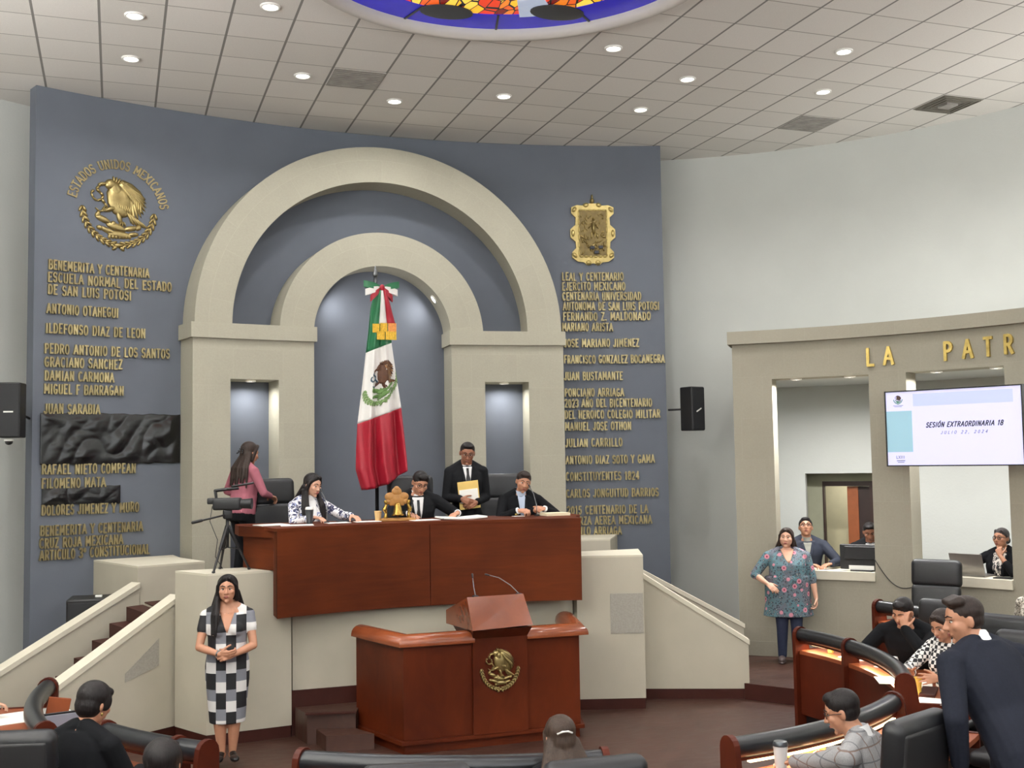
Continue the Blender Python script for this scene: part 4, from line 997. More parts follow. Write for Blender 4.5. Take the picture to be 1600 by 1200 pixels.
# ------------------------------------------------------------------ lectern
lec = thing('lectern', 'large red wooden speaker lectern with side wings and a brass emblem', 'lectern', (3.3, 10.4, 0))
PL = [(2.215, 10.95), (2.475, 10.10), (4.205, 10.10), (4.46, 10.95)]
def off(path, d):
    """parallel path, d > 0 towards the inside (speaker's side)"""
    r = []
    for i, p in enumerate(path):
        a = Vector(path[max(i - 1, 0)]); b = Vector(p); c = Vector(path[min(i + 1, len(path) - 1)])
        n1 = (b - a); n2 = (c - b)
        n1 = n1 if n1.length > 0 else n2; n2 = n2 if n2.length > 0 else n1
        n1 = Vector((-n1.y, n1.x)).normalized(); n2 = Vector((-n2.y, n2.x)).normalized()
        m = (n1 + n2); m = m / (m.length ** 2) * 2 * d if m.length else n1 * d
        r.append((b.x + m.x, b.y + m.y))
    return r
for i, nm in enumerate(('left_wing', 'front_panel', 'right_wing')):
    A = off(PL, 0); B = off(PL, .07); mb = MB()
    mb.prism([A[i], A[i + 1], B[i + 1], B[i]], .125, .955); mb.build(nm, WOODL, lec, world=True)
o1 = off(PL, -.035); i1 = off(PL, .14)
mb = MB(); mb.prism(o1 + i1[::-1], .088, .122); mb.build('ledge', WOODL, lec, world=True)
o1 = off(PL, .01); mb = MB(); mb.prism(o1 + i1[::-1], .0, .088); mb.build('plinth', WOODL, lec, world=True)
mb = MB(); mb.prism(off(PL, .14) , .0, .26); mb.build('floor_panel', WOODL, lec, world=True)
# padded-looking rounded rail in two pieces, broken by the centre column
def railprof(path, z, w, h, m_, nm, parent, n=9, world=True):
    rings = []
    path = [Vector((p[0], p[1], 0)) for p in path]
    for i, p in enumerate(path):
        t = path[min(i + 1, len(path) - 1)] - path[max(i - 1, 0)]; t.normalize(); nrm = Vector((-t.y, t.x, 0))
        k = 1.0
        if 0 < i < len(path) - 1:
            a = (path[i] - path[i - 1]).normalized(); k = 1 / max(.3, abs(a.dot(t)))
        r = []
        for j in range(n + 1): a = PI * j / n; r.append(p + nrm * (-math.cos(a)) * w / 2 * k + Vector((0, 0, z + h * math.sin(a))))
        r.append(p + nrm * w / 2 * k + Vector((0, 0, z - .02))); r.append(p - nrm * w / 2 * k + Vector((0, 0, z - .02)))
        rings.append(r)
    mb = MB(); mb.loft(rings, True); return mb.build(nm, m_, parent, smooth=True, angle=60, world=world)
ctr = off(PL, .05)
railprof([ctr[0], ctr[1], (3.14, ctr[1][1])], .985, .21, .085, WOODR, 'rail', lec)
railprof([(3.66, ctr[1][1]), ctr[2], ctr[3]], .985, .21, .085, WOODR, 'rail', lec)
mb = MB(); mb.prism([(3.125, 10.06), (3.66, 10.06), (3.66, 10.35), (3.125, 10.35)], .125, 1.0); mb.build('column', WOODL, lec, world=True)
mb = MB()
mb.loft([[Vector(p) for p in r] for r in (((3.125, 10.055, 1.0), (3.66, 10.055, 1.0), (3.66, 10.6, 1.0), (3.125, 10.6, 1.0)), ((3.105, 9.985, 1.085), (3.685, 9.985, 1.085), (3.685, 10.66, 1.06), (3.105, 10.66, 1.06)))])
mb.build('flared_neck', WOODL, lec, world=True)
mb = MB()
mb.loft([[Vector(p) for p in r] for r in (((3.10, 9.975, 1.085), (3.69, 9.975, 1.105), (3.69, 10.70, 1.08), (3.06, 10.72, 1.06)), ((3.105, 10.16, 1.37), (3.665, 10.16, 1.375), (3.665, 10.70, 1.20), (3.06, 10.72, 1.19)))])
mb.build('reading_desk', WOODR, lec, world=True)
lp_ = lambda x, y, h: Vector((3.385 + x * .185, 10.058 - h, .715 + y * .20))
for m_, nm in zip(eagle(lp_, .030), ('eagle', 'snake', 'cactus', 'wreath')): m_.build('brass_' + nm, BRONZE, lec, smooth=True, world=True)
def gooseneck(pts, label, base, group='gooseneck microphones'):
    t = thing('microphone', label, 'microphone', base, group=group)
    mb = MB(); mb.rbox((base[0], base[1], base[2] + .008), (.05, .05, .016), .004); mb.build('base', BLACKP, t, world=True)
    mb = MB(); mb.tube(pts, .0045, 8); mb.build('gooseneck', STEEL, t, world=True, smooth=True)
    p = Vector(pts[-1]); d = (p - Vector(pts[-2])).normalized(); mb = MB(); mb.rc(p, .008, p + d * .035, .010); mb.build('capsule', BLACKP, t, world=True, smooth=True)
    return t
gooseneck([(3.20, 10.20, 1.378), (3.215, 10.3, 1.45), (3.225, 10.36, 1.53)], 'thin upright gooseneck microphone at the left of the lectern top', (3.20, 10.20, 1.362))
gooseneck([(3.64, 10.22, 1.372), (3.60, 10.34, 1.44), (3.52, 10.45, 1.505), (3.43, 10.48, 1.53)], 'gooseneck microphone arching from the right of the lectern top', (3.64, 10.22, 1.357))
# ------------------------------------------------------------------ television on the screen wall
tvx = Vector((9.132 - 8.455, 9.493 - 10.903, 0)).normalized(); tvn = Vector((-tvx.y, tvx.x, 0)); tvn = tvn if tvn.y < 0 or tvn.x < 0 else -tvn
tc = Vector(((8.455 + 9.132) / 2, (10.903 + 9.493) / 2, 2.935))
tv = thing('television', 'large flat television showing a pale slide on the stone screen wall', 'television', tc)
TW, TH = 1.564, .872
def tvp(x, y, h): return tc + tvx * x + Vector((0, 0, y)) + tvn * h
SCR = mat('screen_lavender', (190, 190, 225), .4, var=0.0, emit=((222, 222, 250), .60)); SCB = mat('screen_pale_blue', (170, 180, 215), .4, var=0.0, emit=((196, 204, 236), .55)); SCT = mat('screen_teal', (140, 180, 195), .4, var=0.0, emit=((158, 194, 210), .48))
INK = mat('screen_ink', (38, 38, 66), .5, var=0.0); INKG = mat('screen_grey_ink', (110, 112, 140), .5, var=0.0, emit=((120, 122, 150), .35)); SGRN = mat('screen_green', (60, 120, 90), .5, var=0.0, emit=((60, 120, 90), .35)); SBRN = mat('screen_brown', (74, 54, 48), .5, var=0.0)
def rect(mb, x0, x1, y0, y1, h0, h1): mb.poly([(x0, y0), (x1, y0), (x1, y1), (x0, y1)], tvp, h0, h1)
mb = MB(); rect(mb, -TW / 2, TW / 2, -TH / 2, TH / 2, -.06, -.001); mb.build('casing', BLACKP, tv, world=True)
mb = MB(); b = .014
for r in ((-TW / 2, TW / 2, TH / 2 - b, TH / 2), (-TW / 2, TW / 2, -TH / 2, -TH / 2 + b), (-TW / 2, -TW / 2 + b, -TH / 2, TH / 2), (TW / 2 - b, TW / 2, -TH / 2, TH / 2)): rect(mb, *r, -.001, .012)
mb.build('bezel', BLACKP, tv, world=True)
disp = MB(); rect(disp, -TW / 2 + b, TW / 2 - b, -TH / 2 + b, TH / 2 - b, -.0005, .002); disp = disp.build('display', SCR, tv, world=True)
def onscreen(mb, nm, m_):
    o = mb.build(nm, m_, tv, world=True); o.parent = disp; return o
mb = MB(); rect(mb, -.44, .68, .25, .39, .002, .0025); onscreen(mb, 'pale_banner', SCB)
mb = MB(); rect(mb, -TW / 2 + b, -.46, -.27, .20, .002, .0027); onscreen(mb, 'teal_panel', SCT)
mb = MB(); lettering(mb, 'SESIÓN EXTRAORDINARIA 18', -.30, .005, .052, tvp, width=.86, t=.2, d0=.002, d1=.003, serif=False, gap=.14, shear=.28); onscreen(mb, 'title_text', INK)
mb = MB(); lettering(mb, 'JULIO 22, 2024', -.13, -.075, .032, tvp, width=.52, t=.16, d0=.002, d1=.003, serif=False, gap=.5, shear=.28); onscreen(mb, 'date_text', INKG)
mb = MB(); lettering(mb, 'LXIII', -.665, -.345, .03, tvp, width=.10, t=.2, d0=.002, d1=.003, serif=False); rect(mb, -.66, -.56, -.375, -.365, .002, .003); rect(mb, -.65, -.57, -.392, -.384, .002, .003); onscreen(mb, 'footer_mark', INKG)
for m_, nm, mm in zip(eagle(lambda x, y, h: tvp(-.62 + x * .052, .335 + y * .052, .003 + h), .001), ('eagle', 'snake', 'cactus', 'wreath'), (SBRN, SBRN, SGRN, SGRN)): onscreen(m_, 'emblem_' + nm, mm)
mb = MB(); rect(mb, -.68, -.56, .262, .268, .002, .003); rect(mb, -.665, -.575, .250, .255, .002, .003); onscreen(mb, 'emblem_caption', INKG)
p0 = tc - tvn * .06; mb = MB(); mb.tube([p0, p0 - tvn * .30], .04, 10); mb.build('wall_bracket', BLACKP, tv, world=True)
# ------------------------------------------------------------------ deputies' rows: curved desks with a padded black rail
def rp(R, a, z=0.0): a = math.radians(a); return Vector((HX + R * math.cos(a), HY + R * math.sin(a), z))
def row_desk(R, a0, a1, zf, label, posts=(), depth=.52, panel=True, dR=0.0, end_in=True, lamp=6.0):
    n = max(8, int(abs(a1 - a0) / 2.2)); T = lin(a0, a1, n)
    RR = lambda a: R + dR * (a - a0) / (a1 - a0)
    t = thing('row_desk', label, 'desk', rp(R, (a0 + a1) / 2, zf), group='curved desks of the deputies')
    pl = lambda a, r, h: rp(RR(a) + r, a, h)
    def band(r0, r1, z0, z1, nm, m_, A=T):
        v2 = [(a, r0) for a in A] + [(a, r1) for a in A]; k = len(A)
        mb = MB(); mb.sheet(v2, [(i, i + 1, k + 1 + i, k + i) for i in range(k - 1)], lambda a, r, h: pl(a, r, h), z0, z1)
        return mb.build(nm, m_, t, world=True, smooth=True, angle=40)
    if panel:
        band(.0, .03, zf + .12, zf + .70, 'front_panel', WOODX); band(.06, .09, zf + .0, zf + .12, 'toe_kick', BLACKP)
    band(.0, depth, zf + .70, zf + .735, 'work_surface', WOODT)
    zr = zf + .885
    mb = MB(); mb.tube([pl(a, .03, zr) for a in T], .066, 14); mb.build('padded_rail', PADRAIL, t, world=True, smooth=True, angle=60)
    band(.0, .06, zr - .075, zr - .045, 'rail_base', WOODX)
    def endpanel(a, nm, d=depth, top=True):
        tt = Vector((-math.sin(math.radians(a)), math.cos(math.radians(a)), 0)); c = rp(RR(a), a); o = (c - Vector((HX, HY, 0))).normalized()
        prof = [(-.05, zf), (-.05, zr)] + [(.03 - .08 * math.cos(PI * k / 8), zr + .08 * math.sin(PI * k / 8)) for k in range(1, 8)] + [(.11, zr), (.13, zf + .74), (d, zf + .74), (d, zf + .64), (.2, zf + .6), (.2, zf)]
        if d <= .2: prof = prof[:-6] + [(.11, zr), (.11, zf)]
        mb = MB(); k = len(prof)
        P = [c + o * x + Vector((0, 0, z)) - tt * .02 for x, z in prof] + [c + o * x + Vector((0, 0, z)) + tt * .02 for x, z in prof]
        mb.add(P, [tuple(range(k - 1, -1, -1)), tuple(range(k, 2 * k))] + [(i, (i + 1) % k, k + (i + 1) % k, k + i) for i in range(k)])
        mb.build(nm, WOODX, t, world=True)
    endpanel(a0, 'end_panel'); endpanel(a1, 'end_panel')
    for a in posts: endpanel(a, 'rail_post', .15)
    if lamp:
        aa = lin(a0 + (a1 - a0) * .06, a1 - (a1 - a0) * .06, max(6, n // 2))
        v2 = [(a, .045) for a in aa] + [(a, .075) for a in aa]; k = len(aa); mb = MB()
        mb.sheet(v2, [(i, i + 1, k + 1 + i, k + i) for i in range(k - 1)], lambda a, r, h: pl(a, r, h), zr - .088, zr - .080)
        mb.build('strip_lamp', STRIPM, t, world=True, label='glowing strip lamp under the rail')
        m_ = max(2, int(abs(a1 - a0) / 12)); 
        for k in range(m_):
            a = a0 + (a1 - a0) * (k + .5) / m_
            l = bpy.data.lights.new('strip_light', 'AREA'); l.shape = 'RECTANGLE'; l.size = R * math.radians(abs(a1 - a0)) / m_ * .9; l.size_y = .03; l.energy = lamp * l.size; l.color = (1, .88, .66)
            o = bpy.data.objects.new('strip_light', l); COL.objects.link(o); o.parent = t
            p = pl(a, .06, zr - .092); tt = math.atan2(math.cos(math.radians(a)), -math.sin(math.radians(a)))
            mw = Matrix.Translation(p) @ Matrix.Rotation(tt, 4, 'Z'); o.matrix_local = t.matrix_basis.inverted() @ mw
    return t
STRIPM = mat('strip_lamp_glow', (255, 230, 180), .5, var=0, emit=((255, 226, 170), 5.0))
row_desk(3.07, 8.2, -38.1, 0, 'curved wooden desk with black padded rail on the right, beside the platform step', posts=(-6.3,), depth=.60)
row_desk(3.07, -51.8, -86.0, 0, 'curved wooden desk with black padded rail in front of the man in the plaid jacket', depth=.60, lamp=4.5)
row_desk(3.07, -101, -133.5, 0, 'curved wooden desk with black padded rail at the bottom centre below the lectern', dR=.16, lamp=1.0)
row_desk(3.34, -145, -161.5, 0, 'curved wooden desk with black padded rail beside the short-haired person at bottom left', posts=(-149,), dR=.16, lamp=0.0)
row_desk(3.83, -165.2, -190, 0, 'curved wooden desk with its padded rail seen end-on in front of the left stair', lamp=0.0)
row_desk(4.27, 10, -34, PLAT_Z, 'curved wooden desk with long black padded rail in the second row at right', posts=(-13,), depth=.50, lamp=4.0)
# ------------------------------------------------------------------ black leather armchairs
def make_chair(label, loc, rz, group, h=1.24):
    t = thing('office_chair', label, 'chair', loc, rz, group)
    mb = MB()
    for k in range(5):
        a = 2 * PI * k / 5 + .3; mb.rc((.03 * math.cos(a), .03 * math.sin(a), .11), .028, (.29 * math.cos(a), .29 * math.sin(a), .075), .018, 8)
    mb.build('star_base', BLACKP, t, smooth=True)
    for k in range(5):
        a = 2 * PI * k / 5 + .3; mb = MB(); mb.ell((.29 * math.cos(a), .29 * math.sin(a), .031), (.028, .028, .031), nu=10, nv=6); mb.build('caster', BLACKP, t, smooth=True)
    mb = MB(); mb.cyl((0, 0, .10), .028, .30, 12); mb.build('gas_column', CHROME, t, smooth=True, angle=40)
    mb = MB(); mb.rbox((0, -.02, .445), (.54, .52, .11), .045); mb.build('seat_cushion', LEATHER, t, smooth=True)
    tilt = Matrix.Rotation(-.10, 3, 'X')
    zb = .47; hb = h - zb
    mb = MB(); mb.rbox((0, .255 + .05, zb + hb * .34), (.53, .12, hb * .66), .05, tilt, seg=4); mb.build('back_cushion', LEATHER, t, smooth=True)
    mb = MB(); mb.rbox((0, .30 + .065, zb + hb * .815), (.545, .135, hb * .37), .06, tilt, seg=5); mb.build('headrest_cushion', LEATHER, t, smooth=True)
    mb = MB(); mb.rbox((0, .355 + .035, zb + hb * .48), (.47, .05, hb * .9), .022, tilt); mb.build('back_shell', BLACKP, t, smooth=True)
    for sx in (-1, 1):
        mb = MB(); mb.chain([(sx * .27, .22, .44), (sx * .31, .20, .56), (sx * .31, .10, .655), (sx * .31, -.18, .655)], [.02, .022, .026, .026], 8); mb.build('armrest', BLACKP, t, smooth=True)
    return t
dais_chairs = 'tall leather chairs on the dais'
dz = DAIS_Z + .012
c0 = make_chair('tall black leather chair behind the woman in the white floral jacket', (1.72, 12.42, dz), .25, dais_chairs, 1.30)
dup(c0, (3.23, 12.44, dz), -.02, 'tall black leather chair behind the man writing at the bench', dais_chairs)
dup(c0, (4.30, 12.40, dz), -.12, 'tall black leather chair behind the woman in black speaking at the bench', dais_chairs)
gr = 'black leather chairs in the hall'
dup(c0, (8.28, 10.10, PLAT_Z), -1.0, 'big black leather chair with its back to the stone sill under the television', gr)
c1 = make_chair('big black leather chair right behind the man in the plaid jacket', (3.84, 5.32, 0), math.radians(202), gr, 1.28)
c2 = make_chair('black leather chair of the woman with the hair clip at the bottom edge', (2.27, 5.60, 0), PI - .05, gr, 1.17)
dup(c2, (1.49, 5.83, .0), PI - .25, 'black leather chair barely showing at the bottom edge, left of the hair clip woman', gr)
dup(c2, (-.47, 7.30, .02), 2.9, 'black leather chair at the bottom left corner of the photo', gr)
dup(c2, (7.02, 8.58, 0.10), -1.2, 'black leather chair behind the man in black with his hand on his face', gr)
dup(c0, (6.64, 7.40, 0.0), -1.2, 'black leather chair seen from behind, right of the standing man in the dark suit', gr)
dup(c0, (6.17, 6.60, 0.0), -1.1, 'black leather chair cut by the right edge of the photo', gr)
# ------------------------------------------------------------------ video camera on a tripod
vc = thing('video_camera', 'black video camera on a black tripod standing on the left cream block', 'camera', (1.03, 11.33, 1.612))
hub = Vector((1.03, 11.33, 2.06))
for i, (x, y) in enumerate(((.885, 11.15), (1.24, 11.36), (.98, 11.55))):
    mb = MB(); f = Vector((x, y, 1.622)); d = f - hub
    mb.rc(hub + d * .04, .019, hub + d * .52, .017, 8); mb.rc(hub + d * .5, .013, f, .011, 8)
    lg = mb.build('leg', BLACKP, vc, world=True, smooth=True); mb = MB(); mb.ell(f, (.018, .018, .012), nu=10, nv=6); mb.build('rubber_foot', BLACKP, lg, world=False)
    lg.children[0].data.transform(vc.matrix_basis.inverted())
mb = MB(); mb.tube([hub + Vector((0, 0, -.22)), hub + Vector((0, 0, .07))], .016, 10); mb.build('centre_column', BLACKP, vc, world=True, smooth=True)
mb = MB()
for (x, y) in ((.885, 11.15), (1.24, 11.36), (.98, 11.55)): mb.tube([hub + Vector((0, 0, -.22)), hub + (Vector((x, y, 1.622)) - hub) * .55], .006, 6)
mb.build('spreader', BLACKP, vc, world=True)
mb = MB(); mb.rbox(hub + Vector((0, 0, .10)), (.085, .085, .09), .015); mb.build('fluid_head', BLACKP, vc, world=True, smooth=True)
mb = MB(); a = hub + Vector((0, -.02, .10)); b = Vector((.69, 11.12, 2.10)); mb.rc(a, .009, b, .009, 8); d = (b - a).normalized(); mb.rc(b - d * .10, .015, b, .015, 8); mb.build('pan_handle', BLACKP, vc, world=True, smooth=True)
R = Matrix.Rotation(-.35, 3, 'Z'); cb = hub + Vector((0, 0, .20))
mb = MB(); mb.rbox(cb, (.27, .11, .12), .02, R); mb.build('camera_body', BLACKP, vc, world=True, smooth=True)
mb = MB(); a = cb + R @ Vector((.13, 0, .0)); b = cb + R @ Vector((.24, 0, .0)); mb.tube([a, a.lerp(b, .6), b], [.045, .048, .055], 16); mb.build('lens', BLACKP, vc, world=True, smooth=True, angle=40)
mb = MB(); mb.chain([cb + R @ Vector(p) for p in ((-.11, 0, .06), (-.12, 0, .13), (.0, 0, .145), (.10, 0, .15))], [.014, .016, .016, .014], 8); mb.build('carry_handle', BLACKP, vc, world=True, smooth=True)
mb = MB(); mb.rc(cb + R @ Vector((.05, 0, .17)), .012, cb + R @ Vector((.25, 0, .20)), .010, 8); mb.build('shotgun_microphone', BLACKP, vc, world=True, smooth=True)
mb = MB(); mb.rbox(cb + R @ Vector((-.16, 0, .03)), (.07, .06, .06), .012, R); mb.build('viewfinder', BLACKP, vc, world=True, smooth=True)
mb = MB(); pts = [cb + R @ Vector((-.14, -.03, -.02)), cb + Vector((-.17, -.06, -.16)), cb + Vector((-.10, -.08, -.34)), cb + Vector((-.12, -.08, -.50)), cb + Vector((-.05, -.06, -.62))]
mb.tube(pts, .004, 6); mb.build('cable', BLACKP, vc, world=True, smooth=True)
# ------------------------------------------------------------------ things on the presidium bench
def paper(x, y, z, w, d, rz, label, group='papers', m_=None, th=.004, name='paper_sheet', cat='paper'):
    t = MB(); t.box((0, 0, th / 2), (w, d, th)); o = t.build(name, m_ or WHITEP); o.location = (x, y, z); o.rotation_euler = (0, 0, rz); return tag(o, label, cat, group)
bz = DT + .0005
paper(1.47, 11.48, bz, .30, .22, .3, 'white sheets at the far left end of the wooden bench', 'papers on the bench', th=.008, name='paper_stack')
paper(1.70, 11.30, bz, .32, .21, -.1, 'white sheet near the left front edge of the bench', 'papers on the bench')
paper(2.14, 11.50, bz, .24, .18, .1, 'white sheet in front of the woman in the white floral jacket', 'papers on the bench')
paper(2.46, 11.55, bz, .26, .19, 0, 'white sheet between the floral jacket woman and the paper cup', 'papers on the bench')
paper(3.04, 11.46, bz, .30, .21, .15, 'white sheet under the hand of the writing man', 'papers on the bench')
paper(4.14, 11.60, bz, .12, .08, .1, 'small white card in front of the woman in black', 'papers on the bench')
paper(4.55, 11.55, bz, .28, .20, .05, 'thick pile of cream papers at the right end of the bench', 'papers on the bench', mat('cream_paper', (226, 214, 184), .7, var=.03), .03, 'paper_stack')
ob = thing('open_folder', 'open white document folder beside the writing man on the bench', 'folder', (3.46, 11.5, bz), .05)
for sx in (-1, 1):
    mb = MB(); mb.rbox((sx * .125, 0, .012), (.24, .30, .02), .006, Matrix.Rotation(-.06 * sx, 3, 'Y')); mb.build('pages', WHITEP, ob)
def cup(x, y, z, r, h, m_, label, lid=None, group=None, name='cup', liquid=None):
    t = thing(name, label, 'cup', (x, y, z), group=group)
    mb = MB(); mb.lathe([(.0005, 0), (r * .74, 0), (r, h), (r * .92, h), (r * .68, .008), (.0005, .008)], n=24, caps=False); mb.build('body', m_, t, smooth=True, angle=50)
    if lid: mb = MB(); mb.lathe([(.0005, h + .022), (r * .9, h + .02), (r * 1.05, h + .004), (r * 1.05, h - .006)], n=24, caps=False); mb.build('lid', lid, t, smooth=True, angle=50)
    else:
        mb = MB(); mb.lathe([(r * 1.0, h - .004), (r * 1.05, h), (r * 1.0, h + .004), (r * .95, h)], n=24, caps=False); mb.build('rolled_rim', m_, t, smooth=True)
    return t
KRAFT = mat('kraft_paper', (206, 170, 116), .7, var=.04); YELC = mat('yellow_plastic', (240, 205, 96), .4, var=.05); FOAM = mat('white_foam', (236, 234, 230), .6, var=.02); TUMB = mat('tumbler_grey', (92, 96, 100), .3, .7, var=.08); AMBER = mat('amber_plastic', (214, 130, 50), .3, var=.1)
cup(1.86, 11.52, bz, .042, .15, TUMB, 'dark grey steel tumbler with a pale lid before the floral jacket woman', FOAM, 'drinking cups', 'tumbler')
cup(2.59, 11.62, bz, .038, .10, KRAFT, 'tan paper cup left of the brass bell on the bench', None, 'drinking cups')
gooseneck([(2.04, 11.55, bz + .01), (2.05, 11.57, bz + .15), (2.03, 11.62, bz + .26), (2.01, 11.68, bz + .32)], 'gooseneck microphone in front of the woman in the white floral jacket', (2.04, 11.55, bz))
gooseneck([(2.95, 11.6, bz + .01), (2.95, 11.62, bz + .10), (2.97, 11.66, bz + .17)], 'short gooseneck microphone between the bell and the writing man', (2.95, 11.6, bz))
gooseneck([(4.34, 11.55, bz + .01), (4.34, 11.56, bz + .12), (4.33, 11.62, bz + .24), (4.32, 11.70, bz + .31)], 'gooseneck microphone held to the mouth of the woman in black', (4.34, 11.55, bz))
t = thing('phone', 'small dark phone lying before the floral jacket woman on the bench', 'phone', (2.24, 11.66, bz)); mb = MB(); mb.rbox((0, 0, .006), (.15, .08, .012), .004); mb.build('case', BLACKP, t); mb = MB(); mb.box((0, 0, .0125), (.135, .068, .001)); mb.build('glass', DARKG, t)
bl = thing('desk_bell', 'brass bell hanging in a carved wooden stand on the bench', 'bell', (2.78, 11.55, bz))
OAK = mat('carved_oak', (168, 120, 62), .45, var=.2, scale=25); BRASS = mat('bell_brass', (170, 138, 70), .26, .95, var=.1)
mb = MB(); mb.rbox((0, 0, .014), (.36, .16, .028), .006); mb.build('base_board', OAK, bl)
mb = MB()
for x, z, rx, rz_ in ((0, .30, .055, .05), (-.07, .25, .06, .045), (.07, .25, .06, .045), (0, .22, .10, .05), (-.09, .20, .035, .03), (.09, .20, .035, .03), (0, .335, .03, .025)): mb.ell((x, .02, z), (rx, .018, rz_), nu=14, nv=8)
mb.rbox((0, .02, .215), (.16, .03, .12), .01); mb.build('carved_back', OAK, bl, smooth=True)
for sx in (-1, 1):
    mb = MB(); mb.chain([(sx * .125, 0, .03), (sx * .12, 0, .08), (sx * .135, 0, .12), (sx * .115, 0, .17), (sx * .125, 0, .20)], [.022, .014, .024, .013, .018], 10); mb.build('side_figure', BRASS, bl, smooth=True)
mb = MB(); mb.lathe([(.0005, .19), (.02, .185), (.034, .165), (.042, .12), (.052, .075), (.07, .055), (.064, .055), (.045, .08), (.0005, .10)], (0, -.02, 0), 24, caps=False); bb = mb.build('bell', BRASS, bl, smooth=True)
mb = MB(); mb.ell((0, -.02, .058), .014); mb.build('clapper', BRASS, bb, smooth=True)
# ------------------------------------------------------------------ things on the deputies' desks
rz_ = .7355
cup(6.55, 9.40, rz_, .038, .10, YELC, 'yellow cup under the padded rail between the two posts at right', None, 'drinking cups')
cup(6.42, 8.30, rz_, .042, .12, FOAM, 'white cup with lid in front of the man with his hand on his face', FOAM, 'drinking cups')
cup(6.02, 7.50, rz_, .040, .13, YELC, 'yellow cup at the near end of the right desk beside the end panel', None, 'drinking cups')
cup(3.80, 6.00, rz_, .044, .17, mat('white_tumbler', (212, 214, 214), .35, var=.04), 'white tumbler with a dark rim at the bottom edge before the plaid jacket man', TUMB, 'drinking cups', 'tumbler')
cup(8.02, 8.60, PLAT_Z + rz_, .035, .10, AMBER, 'amber glass on the second-row desk behind the standing man', None, 'drinking cups')
G2 = 'papers on the deputies desks'
paper(6.60, 9.05, rz_, .21, .29, .3, 'white papers right of the yellow cup under the rail at right', G2)
paper(6.18, 8.05, rz_, .21, .30, -.5, 'white papers at the hands of the woman in the houndstooth jacket', G2)
paper(6.28, 7.80, rz_, .30, .21, .9, 'white sheet beyond the dark folder on the right desk', G2)
paper(5.98, 7.22, rz_, .22, .30, .7, 'white printed sheet at the near end of the right desk', G2)
t = thing('folder', 'dark brown folder lying among the papers of the right desk', 'folder', (6.13, 7.50, rz_), .8); mb = MB(); mb.rbox((0, 0, .012), (.34, .12, .024), .004); mb.build('cover', BROWN, t)
paper(6.52, 8.55, rz_, .10, .16, .2, 'small white note before the man with his hand on his face', G2)
paper(4.02, 5.93, rz_, .30, .21, .3, 'white paper under the forearm of the man in the plaid jacket', G2)
paper(4.30, 6.02, rz_, .21, .28, .2, 'yellowish sheet right of the plaid jacket man', G2, MANILA)
paper(-.62, 9.55, rz_, .62, .40, .3, 'large white sheets on the desk at the left edge of the photo', G2)
paper(-.42, 8.95, rz_, .3, .3, .1, 'white sheet beside the tablet at the left', G2)
t = thing('name_plate', 'yellow desk name plate in front of the man in the plaid jacket', 'name plate', (4.24, 6.36, rz_), .25)
mb = MB(); mb.prism([(-.03, 0), (.03, 0), (.0, .06)], -.13, .13); [setattr(v, 'xyz', (v.z, v.x, v.y)) for v in mb.v]; mb.build('plate', mat('plate_yellow', (214, 178, 84), .35, .4, var=.1), t)
t = thing('highlighter', 'small yellow marker lying by the name plate', 'marker', (4.06, 6.28, rz_), .5); mb = MB(); mb.rc((-.05, 0, .012), .011, (.03, 0, .012), .011, 10); mb.build('barrel', YELC, t, smooth=True); mb = MB(); mb.rc((.035, 0, .012), .009, (.06, 0, .012), .006, 10); mb.build('cap', BLACKP, t, smooth=True)
t = thing('pen', 'dark pen lying on the desk between the tumbler and the name plate', 'pen', (3.96, 6.24, rz_), .2); mb = MB(); mb.rc((-.06, 0, .007), .006, (.06, 0, .007), .005, 8); mb.build('barrel', BLACKP, t, smooth=True)
tb = thing('tablet', 'tablet with a pale screen leaning on the desk at bottom left', 'tablet', (-.36, 8.72, rz_ + .005), .25)
Rt = Matrix.Rotation(.75, 3, 'X'); mb = MB(); mb.rbox((0, 0, .10), (.30, .012, .24), .005, Rt); mb.build('case', BLACKP, tb)
mb = MB(); mb.box(Rt @ Vector((0, -.0075, 0)) + Vector((0, 0, .10)), (.27, .002, .21), Rt); mb.build('display', mat('tablet_glow', (190, 190, 200), .3, var=.04, emit=((190, 190, 205), .25)), tb)
t = thing('desk_lectern_board', 'small reddish wooden board standing on the desk at bottom left', 'board', (-.40, 9.25, rz_), .2); mb = MB(); mb.rbox((0, 0, .09), (.16, .03, .18), .006, Matrix.Rotation(.2, 3, 'Y')); mb.build('panel', WOODT, t)
# ------------------------------------------------------------------ monitor, laptop, cable at the screen wall
mo = thing('monitor', 'black monitor seen from behind on the left stone sill', 'monitor', cylp(51.5, 1.236, SR + .10, SX, SY), -math.radians(51.5) )
mb = MB(); mb.rbox((0, 0, .17), (.52, .07, .30), .012); mb.build('rear_shell', BLACKP, mo)
mb = MB(); mb.rbox((0, -.03, .22), (.40, .05, .16), .01); mb.build('vent_hump', BLACKP, mo)
mb = MB(); mb.box((0, -.04, .045), (.30, .008, .05)); mb.build('sticker', WHITEP, mo, label='white label strip')
mb = MB(); mb.rbox((0, .02, .01), (.26, .18, .02), .005); mb.build('stand', BLACKP, mo)
la = thing('laptop', 'silver laptop open on the right stone sill', 'laptop', cylp(63.4, 1.236, SR + .16, SX, SY), -math.radians(63.4) - .12)
LAPM = mat('laptop_silver', (150, 146, 142), .35, .7, var=.04)
mb = MB(); mb.rbox((0, .10, .01), (.40, .26, .018), .005); mb.build('keyboard_base', LAPM, la)
mb = MB(); mb.rbox((0, -.06, .135), (.40, .012, .26), .005, Matrix.Rotation(.30, 3, 'X')); mb.build('lid', LAPM, la)
